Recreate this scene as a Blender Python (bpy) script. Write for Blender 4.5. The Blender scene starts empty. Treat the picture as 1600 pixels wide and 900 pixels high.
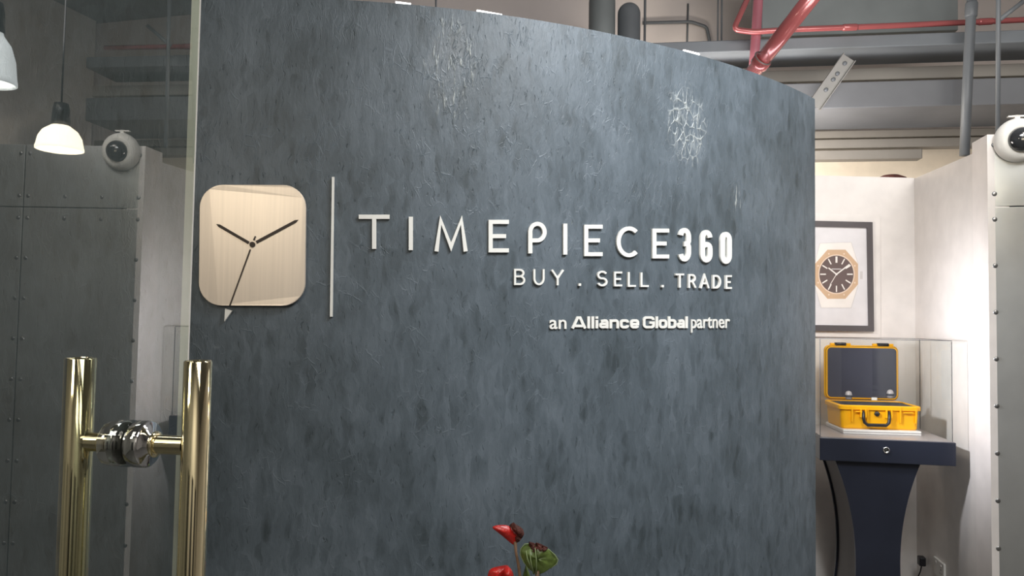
import bpy, math, random
import numpy as np
from mathutils import Vector, Matrix

PI = math.pi
SC = bpy.context.scene
COL = SC.collection
random.seed(7)

# ------------------------------------------------------------------ camera
F = 1200.0                      # focal length in pixels of the 1600x900 frame
PITCH = math.atan(50 / F)
ROLL = 0.0145
CAM = Vector((0, 0, 1.62))
K = 0.8
cd = bpy.data.cameras.new('camera')
cd.sensor_width = 36.0
cd.lens = 36.0 * F / 1600
cd.clip_start = 0.02
cam = bpy.data.objects.new('camera', cd)
COL.objects.link(cam)
RM = Matrix.Rotation(PI / 2 + PITCH, 4, 'X') @ Matrix.Rotation(ROLL, 4, 'Z')
cam.matrix_world = Matrix.Translation(CAM) @ RM
SC.camera = cam
R3 = RM.to_3x3()

# ------------------------------------------------------------------ exposure and world
SC.view_settings.view_transform = 'Standard'
SC.view_settings.look = 'None'
SC.view_settings.gamma = 1
SC.view_settings.use_curve_mapping = False
SC.view_settings.exposure = 0.0
world = bpy.data.worlds.new('world')
SC.world = world
world.use_nodes = True
world.node_tree.nodes['Background'].inputs[0].default_value = (0.8, 0.86, 0.95, 1)
world.node_tree.nodes['Background'].inputs[1].default_value = 0.25


def lamp(name, kind, loc, energy, color=(1, 1, 1), size=1.0, size_y=None, target=None, spot=None, blend=0.6):
    d = bpy.data.lights.new(name, kind)
    d.energy = energy
    d.color = color
    if kind == 'AREA':
        d.size = size
        if size_y:
            d.shape = 'RECTANGLE'
            d.size_y = size_y
    else:
        d.shadow_soft_size = size
    if kind == 'SPOT':
        d.spot_size = spot
        d.spot_blend = blend
    o = bpy.data.objects.new(name, d)
    COL.objects.link(o)
    o.location = loc
    if target is not None:
        o.rotation_euler = (Vector(target) - Vector(loc)).to_track_quat('-Z', 'Y').to_euler()
    return o


lamp('fill_over_sign', 'AREA', (1.35, 1.35, 3.55), 38, (0.93, 0.97, 1.0), 1.1, 0.4, (1.1, 2.7, 2.1))  # unseen area light, added to make the upper sign wall brighter
lamp('fill_entrance', 'AREA', (1.0, -1.3, 4.1), 42, (1.0, 0.95, 0.88), 1.6, 1.2, (0.8, 1.0, 1.0))  # unseen overhead fill, added to light the wall from the front
lamp('fill_spot_sign', 'SPOT', (1.0, 0.75, 3.5), 145, (0.94, 0.97, 1.0), 0.12, target=(0.62, 2.6, 1.95), spot=1.15, blend=1.0)  # added spot without a fixture, brightens the middle of the sign wall
lamp('emblem_highlight_fill', 'AREA', (-1.55, -0.55, 2.55), 11, (1.0, 0.90, 0.72), 0.62, 0.30, (-0.71, 2.3, 1.99))  # added out of view to put a warm highlight on the emblem plate
lamp('fill_alcove', 'AREA', (2.5, 2.0, 3.7), 16, (1.0, 0.94, 0.86), 1.0, 0.6, (2.3, 4.2, 1.0))  # unseen fill, added to brighten the alcove
lamp('spotlight_alcove', 'SPOT', (1.30, 3.60, 1.55), 52, (0.93, 0.94, 1.0), 0.04, target=(2.30, 3.74, 1.44), spot=1.7, blend=1.0)
lamp('fill_alcove_side', 'AREA', (1.25, 3.75, 2.1), 5, (1.0, 0.92, 0.84), 0.3, 0.3, (2.5, 4.2, 1.7))  # added fill hidden behind the sign wall, lifts the white side wall
lamp('fill_front_wall', 'AREA', (0.5, -1.9, 3.9), 48, (1.0, 0.95, 0.88), 1.6, 0.4, (0.5, -3.3, 1.6))  # added behind the camera to light the wall that the brass mirrors
lamp('fill_behind', 'AREA', (1.2, 5.0, 2.3), 34, (0.96, 0.95, 1.0), 1.8, 0.6, (1.6, 6.5, 3.6))  # unseen fill behind the sign wall, brightens the back wall
lamp('fill_cream_strip', 'AREA', (1.1, 5.2, 2.55), 45, (1.0, 0.90, 0.74), 0.5, 0.3, (2.5, 6.4, 2.6))  # added fill hidden behind the sign wall, brightens the cream strip
lamp('fill_beams', 'AREA', (2.4, 2.7, 3.0), 26, (1.0, 0.97, 0.95), 1.2, 0.6, (2.3, 4.4, 4.7))  # unseen fill, added to light the overhead beams


def ray(px, py):
    return R3 @ Vector(((px - 800) / F, (450 - py) / F, -1.0))


def pt(px, py, Y):
    """the point at distance Y ahead of the camera that the photo shows at (px, py)"""
    d = ray(px, py)
    return CAM + d * (Y / d.y)


def hit(px, py, P, Q):
    """the point on the upright plane through plan points P and Q"""
    d = ray(px, py)
    ux, uy = Q[0] - P[0], Q[1] - P[1]
    # CAM + t d = P + s u
    det = d.x * (-uy) - (-ux) * d.y
    bx, by = P[0] - CAM.x, P[1] - CAM.y
    t = (bx * (-uy) - (-ux) * by) / det
    return CAM + d * t


# ------------------------------------------------------------------ materials
def mat(name, color, rough=0.5, metal=0.0, spec=0.5, noise=None, bump=None, emit=None, coat=0.0):
    """noise = (scale, amount, stretch) mottles the colour; bump = (scale, strength, stretch)"""
    m = bpy.data.materials.new(name)
    m.use_nodes = True
    nt = m.node_tree
    b = nt.nodes['Principled BSDF']
    b.inputs['Base Color'].default_value = (*color, 1)
    b.inputs['Roughness'].default_value = rough
    b.inputs['Metallic'].default_value = metal
    b.inputs['Specular IOR Level'].default_value = spec
    b.inputs['Coat Weight'].default_value = coat
    if emit:
        b.inputs['Emission Color'].default_value = (*emit[0], 1)
        b.inputs['Emission Strength'].default_value = emit[1]
    tc = nt.nodes.new('ShaderNodeTexCoord')

    def tex(scale, stretch):
        mp = nt.nodes.new('ShaderNodeMapping')
        mp.inputs['Scale'].default_value = stretch
        nt.links.new(tc.outputs['Object'], mp.inputs[0])
        n = nt.nodes.new('ShaderNodeTexNoise')
        n.inputs['Scale'].default_value = scale
        n.inputs['Detail'].default_value = 5
        nt.links.new(mp.outputs[0], n.inputs['Vector'])
        return n
    if noise is None:
        noise = (9, 0.05, (1, 1, 1))
    n = tex(noise[0], noise[2])
    r = nt.nodes.new('ShaderNodeValToRGB')
    a = noise[1]
    r.color_ramp.elements[0].position = 0.3
    r.color_ramp.elements[1].position = 0.7
    r.color_ramp.elements[0].color = (*[max(0, c * (1 - a)) for c in color], 1)
    r.color_ramp.elements[1].color = (*[min(1, c * (1 + a)) for c in color], 1)
    nt.links.new(n.outputs['Fac'], r.inputs[0])
    nt.links.new(r.outputs[0], b.inputs['Base Color'])
    if bump:
        n2 = tex(bump[0], bump[2])
        bp = nt.nodes.new('ShaderNodeBump')
        bp.inputs['Strength'].default_value = bump[1]
        bp.inputs['Distance'].default_value = 0.01
        nt.links.new(n2.outputs['Fac'], bp.inputs['Height'])
        nt.links.new(bp.outputs[0], b.inputs['Normal'])
    return m


M = {}
M['white'] = mat('white_paint', (0.80, 0.76, 0.73), 0.45, bump=(30, 0.05, (1, 1, 1)))
M['grey_wall'] = mat('pale_grey_wall_paint', (0.52, 0.50, 0.47), 0.6)
M['post'] = mat('white_gloss_paint', (0.84, 0.79, 0.76), 0.35)
M['steel'] = mat('galvanised_steel', (0.58, 0.59, 0.58), 0.42, 0.75, noise=(3, 0.12, (1, 1, 1)), bump=(2.5, 0.12, (1, 1, 1)))
M['screw'] = mat('screw_metal', (0.32, 0.32, 0.32), 0.35, 0.9)
M['brass'] = mat('polished_brass', (0.99, 0.87, 0.58), 0.06, 1.0, noise=(4, 0.03, (1, 1, 1)))
M['chrome'] = mat('chrome', (0.78, 0.78, 0.78), 0.06, 1.0)
M['gasket'] = mat('dark_gasket', (0.03, 0.03, 0.025), 0.5)
M['sign'] = mat('brushed_champagne_metal', (0.88, 0.77, 0.66), 0.36, 0.45, noise=(2, 0.05, (60, 60, 1)))
M['letter'] = mat('satin_metal_letter', (0.98, 0.96, 0.91), 0.38, 0.0, noise=(20, 0.04, (1, 1, 1)))
M['slot'] = mat('dark_brown_hand', (0.045, 0.03, 0.022), 0.5)
M['beam_dark'] = mat('dark_grey_beam_paint', (0.15, 0.155, 0.165), 0.6, noise=(2, 0.15, (1, 1, 1)))
M['beam_blue'] = mat('blue_grey_duct', (0.17, 0.185, 0.20), 0.5, noise=(2, 0.15, (1, 1, 1)))
M['beam_taupe'] = mat('taupe_beam_paint', (0.38, 0.35, 0.31), 0.6, noise=(2, 0.1, (1, 1, 1)))
M['tray'] = mat('taupe_tray_paint', (0.19, 0.175, 0.155), 0.5)
M['duct'] = mat('green_grey_duct', (0.22, 0.24, 0.24), 0.5, noise=(1.5, 0.2, (1, 1, 1)))
M['pipe_red'] = mat('red_pipe_paint', (0.42, 0.11, 0.11), 0.25, 0.25, 0.6, coat=0.5)
M['pipe_pink'] = mat('faded_red_pipe_paint', (0.36, 0.12, 0.15), 0.4)
M['pipe_grey'] = mat('grey_pipe_paint', (0.12, 0.13, 0.14), 0.5)
M['bracket'] = mat('bracket_steel', (0.16, 0.155, 0.145), 0.4, 0.4)
M['plaster'] = mat('peach_plaster', (0.60, 0.54, 0.51), 0.8, noise=(1.2, 0.08, (1, 1, 1)))
M['cream'] = mat('cream_plaster', (0.86, 0.76, 0.62), 0.8)
M['ceiling'] = mat('grey_ceiling', (0.30, 0.31, 0.32), 0.8)
M['floor'] = mat('dark_grey_floor_tile', (0.14, 0.135, 0.13), 0.35, noise=(4, 0.2, (1, 1, 1)))
M['lighthouse'] = mat('warm_lamp_glow', (0.9, 0.85, 0.75), 0.5, emit=((1.0, 0.88, 0.66), 6.0))
M['strip_glow'] = mat('strip_lamp_glow', (0.9, 0.9, 0.9), 0.5, emit=((1.0, 0.98, 0.95), 3.0))
M['shade'] = mat('lamp_shade_glass', (0.85, 0.88, 0.88), 0.25, emit=((0.9, 0.97, 1.0), 1.6))
M['black'] = mat('black_plastic', (0.015, 0.015, 0.018), 0.35)
M['dome'] = mat('smoked_dome', (0.03, 0.032, 0.036), 0.06, coat=1.0)
M['housing'] = mat('white_plastic_housing', (0.78, 0.76, 0.72), 0.4)
M['navy'] = mat('dark_navy_laminate', (0.022, 0.026, 0.042), 0.3, noise=(5, 0.1, (1, 1, 1)))
M['navy_side'] = mat('grey_laminate_side', (0.17, 0.155, 0.15), 0.5)
M['tabletop'] = mat('pale_display_deck', (0.34, 0.31, 0.31), 0.3)
M['yellow'] = mat('yellow_plastic', (0.90, 0.43, 0.006), 0.38, bump=(60, 0.04, (1, 1, 1)))
M['foam'] = mat('dark_grey_foam', (0.05, 0.052, 0.062), 0.7, bump=(120, 0.2, (1, 1, 1)))
M['lining'] = mat('glossy_lid_lining', (0.06, 0.062, 0.085), 0.18, coat=0.6)
M['slab'] = mat('white_acrylic_slab', (0.80, 0.78, 0.76), 0.2)
M['paper'] = mat('print_paper', (0.75, 0.73, 0.75), 0.25)
M['frame'] = mat('dark_grey_frame', (0.09, 0.08, 0.085), 0.35)
M['print_gold'] = mat('rose_gold_print', (0.62, 0.42, 0.27), 0.35)
M['print_gold_light'] = mat('pale_rose_gold_print', (0.78, 0.62, 0.50), 0.35)
M['print_dial'] = mat('brown_dial_print', (0.13, 0.09, 0.085), 0.4)
M['print_white'] = mat('white_print', (0.85, 0.80, 0.76), 0.4)
M['print_line'] = mat('pale_grey_print', (0.60, 0.57, 0.57), 0.4)
M['edge'] = mat('bright_glass_edge', (0.96, 0.94, 0.90), 0.3, 0.0)  # pale to imitate light caught in the glass edge
M['spathe'] = mat('red_spathe', (0.62, 0.025, 0.02), 0.28, noise=(60, 0.3, (1, 1, 1)), bump=(80, 0.3, (1, 1, 1)), coat=0.3)
M['green'] = mat('green_spathe', (0.13, 0.19, 0.045), 0.35, noise=(45, 0.45, (1, 1, 1)), bump=(60, 0.25, (1, 1, 1)))
M['green_edge'] = mat('pale_green_rim', (0.32, 0.42, 0.20), 0.4)
M['wither'] = mat('withered_brown', (0.10, 0.025, 0.018), 0.6, noise=(80, 0.5, (1, 1, 1)), bump=(90, 0.8, (1, 1, 1)))
M['stem'] = mat('reddish_stem', (0.26, 0.16, 0.10), 0.45, noise=(50, 0.3, (1, 1, 1)))
M['pot'] = mat('dark_ceramic_pot', (0.05, 0.05, 0.055), 0.25)
M['soil'] = mat('soil', (0.03, 0.02, 0.015), 0.9)
M['wood'] = mat('dark_wood', (0.07, 0.05, 0.04), 0.4, noise=(6, 0.3, (1, 1, 12)))
M['dark_panel'] = mat('charcoal_panel', (0.05, 0.05, 0.055), 0.5)


def glass_material(name, tint, refl, trans_keep=1.0):
    """thin glass: tinted see-through plus a mirror reflection on its outer faces"""
    m = bpy.data.materials.new(name)
    m.use_nodes = True
    nt = m.node_tree
    nt.nodes.clear()
    out = nt.nodes.new('ShaderNodeOutputMaterial')
    tr = nt.nodes.new('ShaderNodeBsdfTransparent')
    tr.inputs[0].default_value = (*tint, 1)
    gl = nt.nodes.new('ShaderNodeBsdfGlossy')
    gl.inputs['Roughness'].default_value = 0.0
    gl.inputs[0].default_value = (1.0, 1.0, 0.97, 1)
    mix = nt.nodes.new('ShaderNodeMixShader')
    geo = nt.nodes.new('ShaderNodeNewGeometry')
    mul = nt.nodes.new('ShaderNodeMath')
    mul.operation = 'MULTIPLY_ADD'         # refl * (1 - backfacing)
    mul.inputs[1].default_value = -refl
    mul.inputs[2].default_value = refl
    nt.links.new(geo.outputs['Backfacing'], mul.inputs[0])
    nt.links.new(mul.outputs[0], mix.inputs[0])
    nt.links.new(tr.outputs[0], mix.inputs[1])
    nt.links.new(gl.outputs[0], mix.inputs[2])
    nt.links.new(mix.outputs[0], out.inputs[0])
    return m


M['door_glass'] = glass_material('tinted_door_glass', (0.80, 0.83, 0.81), 0.20)
M['case_glass'] = glass_material('display_glass', (0.98, 0.985, 0.98), 0.05)
M['case_edge'] = mat('glass_edge_dark', (0.10, 0.10, 0.11), 0.2)


def wall_material():
    """blue-grey trowelled plaster with wrinkled patches, lamp reflections painted in as pale ridges; UV = metres along the wall, metres up"""
    m = bpy.data.materials.new('blue_grey_trowelled_plaster')
    m.use_nodes = True
    nt = m.node_tree
    L = nt.links.new
    b = nt.nodes['Principled BSDF']
    uv = nt.nodes.new('ShaderNodeUVMap')
    uv.uv_map = 'UVMap'

    def node(t, **kw):
        n = nt.nodes.new(t)
        for k, v in kw.items():
            if k.startswith('i_'):
                n.inputs[k[2:].replace('_', ' ')].default_value = v
            else:
                setattr(n, k, v)
        return n

    def mapping(scale, rot=0.0, src=None, loc=(0, 0, 0)):
        mp = node('ShaderNodeMapping')
        mp.inputs['Scale'].default_value = scale
        mp.inputs['Rotation'].default_value = (0, 0, rot)
        mp.inputs['Location'].default_value = loc
        L(src or uv.outputs[0], mp.inputs[0])
        return mp.outputs[0]

    def math_(op, a, bb=None, c=None):
        n = node('ShaderNodeMath', operation=op)
        for i, v in enumerate((a, bb, c)):
            if v is None:
                continue
            if isinstance(v, (int, float)):
                n.inputs[i].default_value = v
            else:
                L(v, n.inputs[i])
        return n.outputs[0]

    # gentle warp
    wn = node('ShaderNodeTexNoise', i_Scale=16.0, i_Detail=4.0)
    L(uv.outputs[0], wn.inputs['Vector'])
    ws = node('ShaderNodeVectorMath', operation='SCALE')
    ws.inputs['Scale'].default_value = 0.035
    L(wn.outputs['Color'], ws.inputs[0])
    wa = node('ShaderNodeVectorMath', operation='ADD')
    L(uv.outputs[0], wa.inputs[0])
    L(ws.outputs[0], wa.inputs[1])
    W = wa.outputs[0]

    def cells(scale, rot, feature='F1'):
        v = node('ShaderNodeTexVoronoi', feature=feature, i_Scale=1.0)
        L(mapping(scale, rot, W), v.inputs['Vector'])
        return v

    def chan(v, i):
        sp = node('ShaderNodeSeparateColor')
        L(v.outputs['Color'], sp.inputs[0])
        return sp.outputs[i]

    def step(x, lo, hi):
        mr = node('ShaderNodeMapRange', interpolation_type='SMOOTHSTEP')
        mr.inputs['From Min'].default_value = lo
        mr.inputs['From Max'].default_value = hi
        L(x, mr.inputs['Value'])
        return mr.outputs[0]
    # leaf-shaped trowel strokes leaning both ways
    v1 = cells((34, 12, 1), 0.35)
    v2 = cells((44, 15, 1), -0.40)
    e2 = cells((34, 10, 1), 0.30, 'DISTANCE_TO_EDGE')
    e3 = cells((44, 15, 1), -0.40, 'DISTANCE_TO_EDGE')
    big = node('ShaderNodeTexNoise', i_Scale=4.0, i_Detail=7.0, i_Roughness=0.62)
    L(mapping((1, 0.7, 1), 0, W), big.inputs['Vector'])
    fine = node('ShaderNodeTexNoise', i_Scale=1.0, i_Detail=5.0, i_Roughness=0.65)
    L(mapping((75, 17, 1), 0.1, W), fine.inputs['Vector'])
    gate = node('ShaderNodeTexNoise', i_Scale=9.0, i_Detail=3.0)
    L(uv.outputs[0], gate.inputs['Vector'])
    fleck_n = node('ShaderNodeTexNoise', i_Scale=1.0, i_Detail=2.0)
    L(mapping((150, 26, 1), 0.12, W), fleck_n.inputs['Vector'])
    fleck = step(fleck_n.outputs['Fac'], 0.63, 0.72)
    dark1 = step(chan(v1, 0), 0.70, 0.86)
    dark2 = step(chan(v2, 1), 0.78, 0.90)
    soft1 = step(v1.outputs['Distance'], 0.75, 0.15)
    soft2 = step(v2.outputs['Distance'], 0.70, 0.15)
    mott = math_('MULTIPLY_ADD', chan(v1, 1), 0.12, math_('MULTIPLY_ADD', big.outputs['Fac'], 0.80, -0.02))
    mott = math_('MULTIPLY_ADD', fine.outputs['Fac'], 0.30, mott)
    mott = math_('SUBTRACT', mott, math_('MULTIPLY', math_('MULTIPLY', dark1, soft1), 0.13))
    mott = math_('SUBTRACT', mott, math_('MULTIPLY', math_('MULTIPLY', dark2, soft2), 0.13))
    mott = math_('SUBTRACT', mott, math_('MULTIPLY', fleck, 0.16))
    gm = step(gate.outputs['Fac'], 0.48, 0.62)
    line = math_('MULTIPLY', math_('MAXIMUM', step(e2.outputs['Distance'], 0.035, 0.0), step(e3.outputs['Distance'], 0.03, 0.0)), gm)
    mott = math_('MULTIPLY_ADD', line, 0.11, mott)
    ramp = node('ShaderNodeValToRGB')
    cr = ramp.color_ramp
    cr.elements[0].position = 0.30
    cr.elements[0].color = (0.052, 0.068, 0.078, 1)
    cr.elements[1].position = 0.86
    cr.elements[1].color = (0.165, 0.200, 0.235, 1)
    e = cr.elements.new(0.58)
    e.color = (0.104, 0.131, 0.155, 1)
    L(mott, ramp.inputs[0])

    # wrinkled patches; their pale ridges paint the reflections of lamps
    sepuv = node('ShaderNodeSeparateXYZ')
    L(uv.outputs[0], sepuv.inputs[0])

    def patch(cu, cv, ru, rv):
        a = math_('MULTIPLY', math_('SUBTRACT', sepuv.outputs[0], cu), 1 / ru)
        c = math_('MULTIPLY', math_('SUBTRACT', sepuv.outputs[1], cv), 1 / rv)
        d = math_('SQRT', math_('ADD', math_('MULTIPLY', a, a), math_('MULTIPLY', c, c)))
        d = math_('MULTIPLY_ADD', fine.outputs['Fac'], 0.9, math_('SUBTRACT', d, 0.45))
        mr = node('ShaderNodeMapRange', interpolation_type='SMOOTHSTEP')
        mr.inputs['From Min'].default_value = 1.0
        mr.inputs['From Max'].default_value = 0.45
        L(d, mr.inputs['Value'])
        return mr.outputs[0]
    P = GLINT_PATCHES
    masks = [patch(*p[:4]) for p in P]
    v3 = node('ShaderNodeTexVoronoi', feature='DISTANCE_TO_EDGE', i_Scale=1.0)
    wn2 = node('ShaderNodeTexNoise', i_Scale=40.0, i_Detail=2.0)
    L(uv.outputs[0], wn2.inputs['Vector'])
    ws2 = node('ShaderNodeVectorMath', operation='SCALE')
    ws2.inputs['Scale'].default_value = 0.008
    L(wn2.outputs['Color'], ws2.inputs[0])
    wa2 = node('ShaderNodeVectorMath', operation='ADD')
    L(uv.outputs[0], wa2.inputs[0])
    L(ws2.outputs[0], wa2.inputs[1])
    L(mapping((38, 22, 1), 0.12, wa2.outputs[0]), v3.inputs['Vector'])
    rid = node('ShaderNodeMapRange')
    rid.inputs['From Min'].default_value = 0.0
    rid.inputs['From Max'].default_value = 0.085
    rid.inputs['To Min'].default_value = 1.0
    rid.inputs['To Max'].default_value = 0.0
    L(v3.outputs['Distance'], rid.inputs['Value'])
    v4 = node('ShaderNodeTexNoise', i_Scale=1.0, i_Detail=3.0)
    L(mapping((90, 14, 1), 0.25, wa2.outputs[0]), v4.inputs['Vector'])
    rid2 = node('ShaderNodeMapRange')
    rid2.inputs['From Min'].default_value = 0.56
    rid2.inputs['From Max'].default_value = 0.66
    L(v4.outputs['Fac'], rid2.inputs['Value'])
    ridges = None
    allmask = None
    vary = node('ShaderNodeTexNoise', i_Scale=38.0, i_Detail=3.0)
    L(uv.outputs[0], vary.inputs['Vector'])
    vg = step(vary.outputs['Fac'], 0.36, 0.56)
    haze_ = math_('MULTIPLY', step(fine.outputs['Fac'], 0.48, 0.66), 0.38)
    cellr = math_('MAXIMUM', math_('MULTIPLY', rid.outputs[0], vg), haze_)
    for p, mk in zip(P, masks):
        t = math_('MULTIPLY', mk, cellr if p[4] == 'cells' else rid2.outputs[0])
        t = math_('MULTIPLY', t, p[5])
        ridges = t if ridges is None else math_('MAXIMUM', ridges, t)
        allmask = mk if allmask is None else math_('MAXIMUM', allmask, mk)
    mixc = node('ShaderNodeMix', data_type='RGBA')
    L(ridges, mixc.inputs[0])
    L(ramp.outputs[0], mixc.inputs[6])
    mixc.inputs[7].default_value = (0.50, 0.53, 0.52, 1)  # pale grey of the painted lamp reflections
    L(mixc.outputs[2], b.inputs['Base Color'])
    # relief
    hgt = math_('ADD', math_('SUBTRACT', math_('MULTIPLY', line, 0.22), math_('MULTIPLY', fleck, 0.5)),
                math_('ADD', math_('MULTIPLY', fine.outputs['Fac'], 0.7), math_('MULTIPLY', ridges, 1.6)))
    bp = node('ShaderNodeBump')
    bp.inputs['Strength'].default_value = 0.42
    bp.inputs['Distance'].default_value = 0.006
    L(hgt, bp.inputs['Height'])
    L(bp.outputs[0], b.inputs['Normal'])
    ro = math_('SUBTRACT', math_('MULTIPLY_ADD', fine.outputs['Fac'], 0.12, 0.40), math_('MULTIPLY', allmask, 0.12))
    L(ro, b.inputs['Roughness'])
    b.inputs['Specular IOR Level'].default_value = 0.55
    return m


# ------------------------------------------------------------------ mesh helpers
class MB:
    """collects shapes in world coordinates (or the thing's own, with local=True) into ONE mesh object"""

    def __init__(s):
        s.v, s.f, s.smooth = [], [], []

    def add(s, vs, fs, smooth=False):
        n = len(s.v)
        s.v += [Vector(p) for p in vs]
        s.f += [tuple(i + n for i in f) for f in fs]
        s.smooth += [smooth] * len(fs)
        return s

    def box(s, c, size, ax=None):
        c = Vector(c)
        X, Y, Z = ax if ax else (Vector((1, 0, 0)), Vector((0, 1, 0)), Vector((0, 0, 1)))
        vs = [c + X * (size[0] / 2 * a) + Y * (size[1] / 2 * b) + Z * (size[2] / 2 * d)
              for a, b, d in ((-1, -1, -1), (1, -1, -1), (1, 1, -1), (-1, 1, -1), (-1, -1, 1), (1, -1, 1), (1, 1, 1), (-1, 1, 1))]
        fs = [(0, 3, 2, 1), (4, 5, 6, 7), (0, 1, 5, 4), (1, 2, 6, 5), (2, 3, 7, 6), (3, 0, 4, 7)]
        if X.cross(Y).dot(Z) < 0:
            fs = [f[::-1] for f in fs]
        return s.add(vs, fs)

    def prism(s, poly, off, smooth=False):
        """poly: list of 3D points (front), off: vector to the back"""
        n = len(poly)
        off = Vector(off)
        vs = [Vector(p) for p in poly] + [Vector(p) + off for p in poly]
        fs = [tuple(range(n)), tuple(reversed(range(n, 2 * n)))]
        fs += [(i, i + n, (i + 1) % n + n, (i + 1) % n) for i in range(n)]
        return s.add(vs, fs, smooth)

    def loft(s, rings, close=True, caps=True, smooth=True):
        n = len(rings[0])
        vs = [p for r in rings for p in r]
        fs = []
        for i in range(len(rings) - 1):
            for j in range(n if close else n - 1):
                k = (j + 1) % n
                fs.append((i * n + j, i * n + k, (i + 1) * n + k, (i + 1) * n + j))
        if caps:
            fs.append(tuple(reversed(range(n))))
            fs.append(tuple(range((len(rings) - 1) * n, len(rings) * n)))
        return s.add(vs, fs, smooth)

    def tube(s, path, r, n=14, caps=True):
        path = [Vector(p) for p in path]
        rs = r if isinstance(r, (list, tuple)) else [r] * len(path)
        rings = []
        prev = None
        for i, p in enumerate(path):
            d = (path[min(i + 1, len(path) - 1)] - path[max(i - 1, 0)]).normalized()
            ref = prev if prev is not None else (Vector((0, 0, 1)) if abs(d.z) < 0.9 else Vector((1, 0, 0)))
            a = (ref - d * ref.dot(d)).normalized()
            prev = a
            b = d.cross(a)
            rings.append([p + (a * math.cos(2 * PI * k / n) + b * math.sin(2 * PI * k / n)) * rs[i] for k in range(n)])
        return s.loft(rings, caps=caps)

    def lathe(s, prof, origin, axis=(0, 0, 1), n=32):
        """prof: list of (radius, distance along the axis)"""
        d = Vector(axis).normalized()
        a = (Vector((0, 0, 1)) if abs(d.z) < 0.9 else Vector((1, 0, 0)))
        a = (a - d * a.dot(d)).normalized()
        b = d.cross(a)
        o = Vector(origin)
        rings = [[o + d * h + (a * math.cos(2 * PI * k / n) + b * math.sin(2 * PI * k / n)) * max(r, 1e-5) for k in range(n)] for r, h in prof]
        return s.loft(rings, caps=False)

    def build(s, name, material, parent=None, local=False, bevel=0, seg=2, sub=0, solid=0):
        root = parent
        while root is not None and root.parent is not None:
            root = root.parent
        off = Vector((0, 0, 0)) if (local or root is None) else (OFF_DOOR if root.name.startswith('glass_door') else Vector(root.location))
        me = bpy.data.meshes.new(name)
        me.from_pydata([tuple(p - off) for p in s.v], [], s.f)
        for p, sm in zip(me.polygons, s.smooth):
            p.use_smooth = sm
        me.materials.append(material)
        o = bpy.data.objects.new(name, me)
        COL.objects.link(o)
        if parent is not None:
            o.parent = parent
        if solid:
            md = o.modifiers.new('solid', 'SOLIDIFY')
            md.thickness = solid
            md.offset = 0
        if bevel:
            md = o.modifiers.new('bevel', 'BEVEL')
            md.width = bevel
            md.segments = seg
            md.limit_method = 'ANGLE'
            md.angle_limit = 0.6
        if sub:
            md = o.modifiers.new('sub', 'SUBSURF')
            md.levels = sub
            md.render_levels = sub
        return o


def tag(o, label=None, cat=None, group=None, kind=None):
    if label:
        o['label'] = label
    if cat:
        o['category'] = cat
    if group:
        o['group'] = group
    if kind:
        o['kind'] = kind
    return o


def empty(name, loc, label, cat, group=None, rz=0.0):
    o = bpy.data.objects.new(name, None)
    o.empty_display_size = 0.1
    COL.objects.link(o)
    o.location = loc
    o.rotation_euler = (0, 0, rz)
    return tag(o, label, cat, group)


def structure(o):
    return tag(o, kind='structure')


# ================================================================== SETTING
CEIL = 4.6
BACKY = 6.56
structure(MB().box((1.0, 1.6, -0.05), (9.0, 10.6, 0.1)).build('floor', M['floor']))
structure(MB().box((1.0, 1.6, CEIL + 0.05), (9.0, 10.6, 0.1)).build('ceiling', M['ceiling']))
structure(MB().box((1.0, BACKY + 0.05, CEIL / 2), (9.0, 0.1, CEIL)).build('wall_back', M['plaster']))
structure(MB().box((-3.45, 1.6, CEIL / 2), (0.1, 9.8, CEIL)).build('wall_left', M['grey_wall']))
structure(MB().box((5.45, 1.6, CEIL / 2), (0.1, 9.8, CEIL)).build('wall_right', M['white']))
wf = MB()
for x0, x1 in ((-3.4, -2.2), (-1.2, -0.1), (0.9, 1.9), (2.9, 5.4)):
    wf.box(((x0 + x1) / 2, -3.3, CEIL / 2), (x1 - x0, 0.1, CEIL))
for x0, x1 in ((-2.2, -1.2), (-0.1, 0.9), (1.9, 2.9)):
    wf.box(((x0 + x1) / 2, -3.3, (CEIL + 2.6) / 2), (x1 - x0, 0.1, CEIL - 2.6))
structure(wf.build('wall_front', M['grey_wall']))
for k, x in enumerate((-1.7, 0.4, 2.4)):  # unseen dark panels, added as dark stripes for the brass to mirror
    structure(MB().box((x, -3.36, 1.3), (0.999, 0.04, 2.6)).build('door_%d' % (k + 1), M['dark_panel']))

# ------------------------------------------------------------------ curved sign wall
HTOP = 0.96
pts = []
for px, py in ((600, 4), (750, 18), (928, 48), (1000, 61.5), (1060, 77), (1140, 103), (1228, 131), (1273, 155)):
    d = ray(px, py)
    t = HTOP / d.z
    pts.append((d.x * t, d.y * t))
XE = pts[-1][0]
YL = pts[0][1] - 0.03
xs = [p[0] for p in pts] + [pts[-1][0]] + [-0.8, -1.1, -1.4, -1.8, -2.2]
ys = [p[1] for p in pts] + [pts[-1][1]] + [YL, YL, YL, YL, YL]
CO = np.polyfit(xs, ys, 6)
DCO = np.polyder(CO)
XS = -2.2


def wy(x):
    return float(np.polyval(CO, min(max(x, XS), XE + 0.05)))


def wslope(x):
    return float(np.polyval(DCO, min(max(x, XS), XE + 0.05)))


def wnorm(x):
    return Vector((wslope(x), -1, 0)).normalized()


def WP(px, py, out=0.0):
    """point on the curved wall seen at (px, py), moved out from its surface"""
    d = ray(px, py)
    r = d.x / d.y
    lo, hi = 1.5, 4.5
    for _ in range(50):
        mid = (lo + hi) / 2
        if wy(r * mid) > mid:
            lo = mid
        else:
            hi = mid
    y = (lo + hi) / 2
    p = CAM + d * (y / d.y)
    return p + wnorm(p.x) * out


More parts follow.
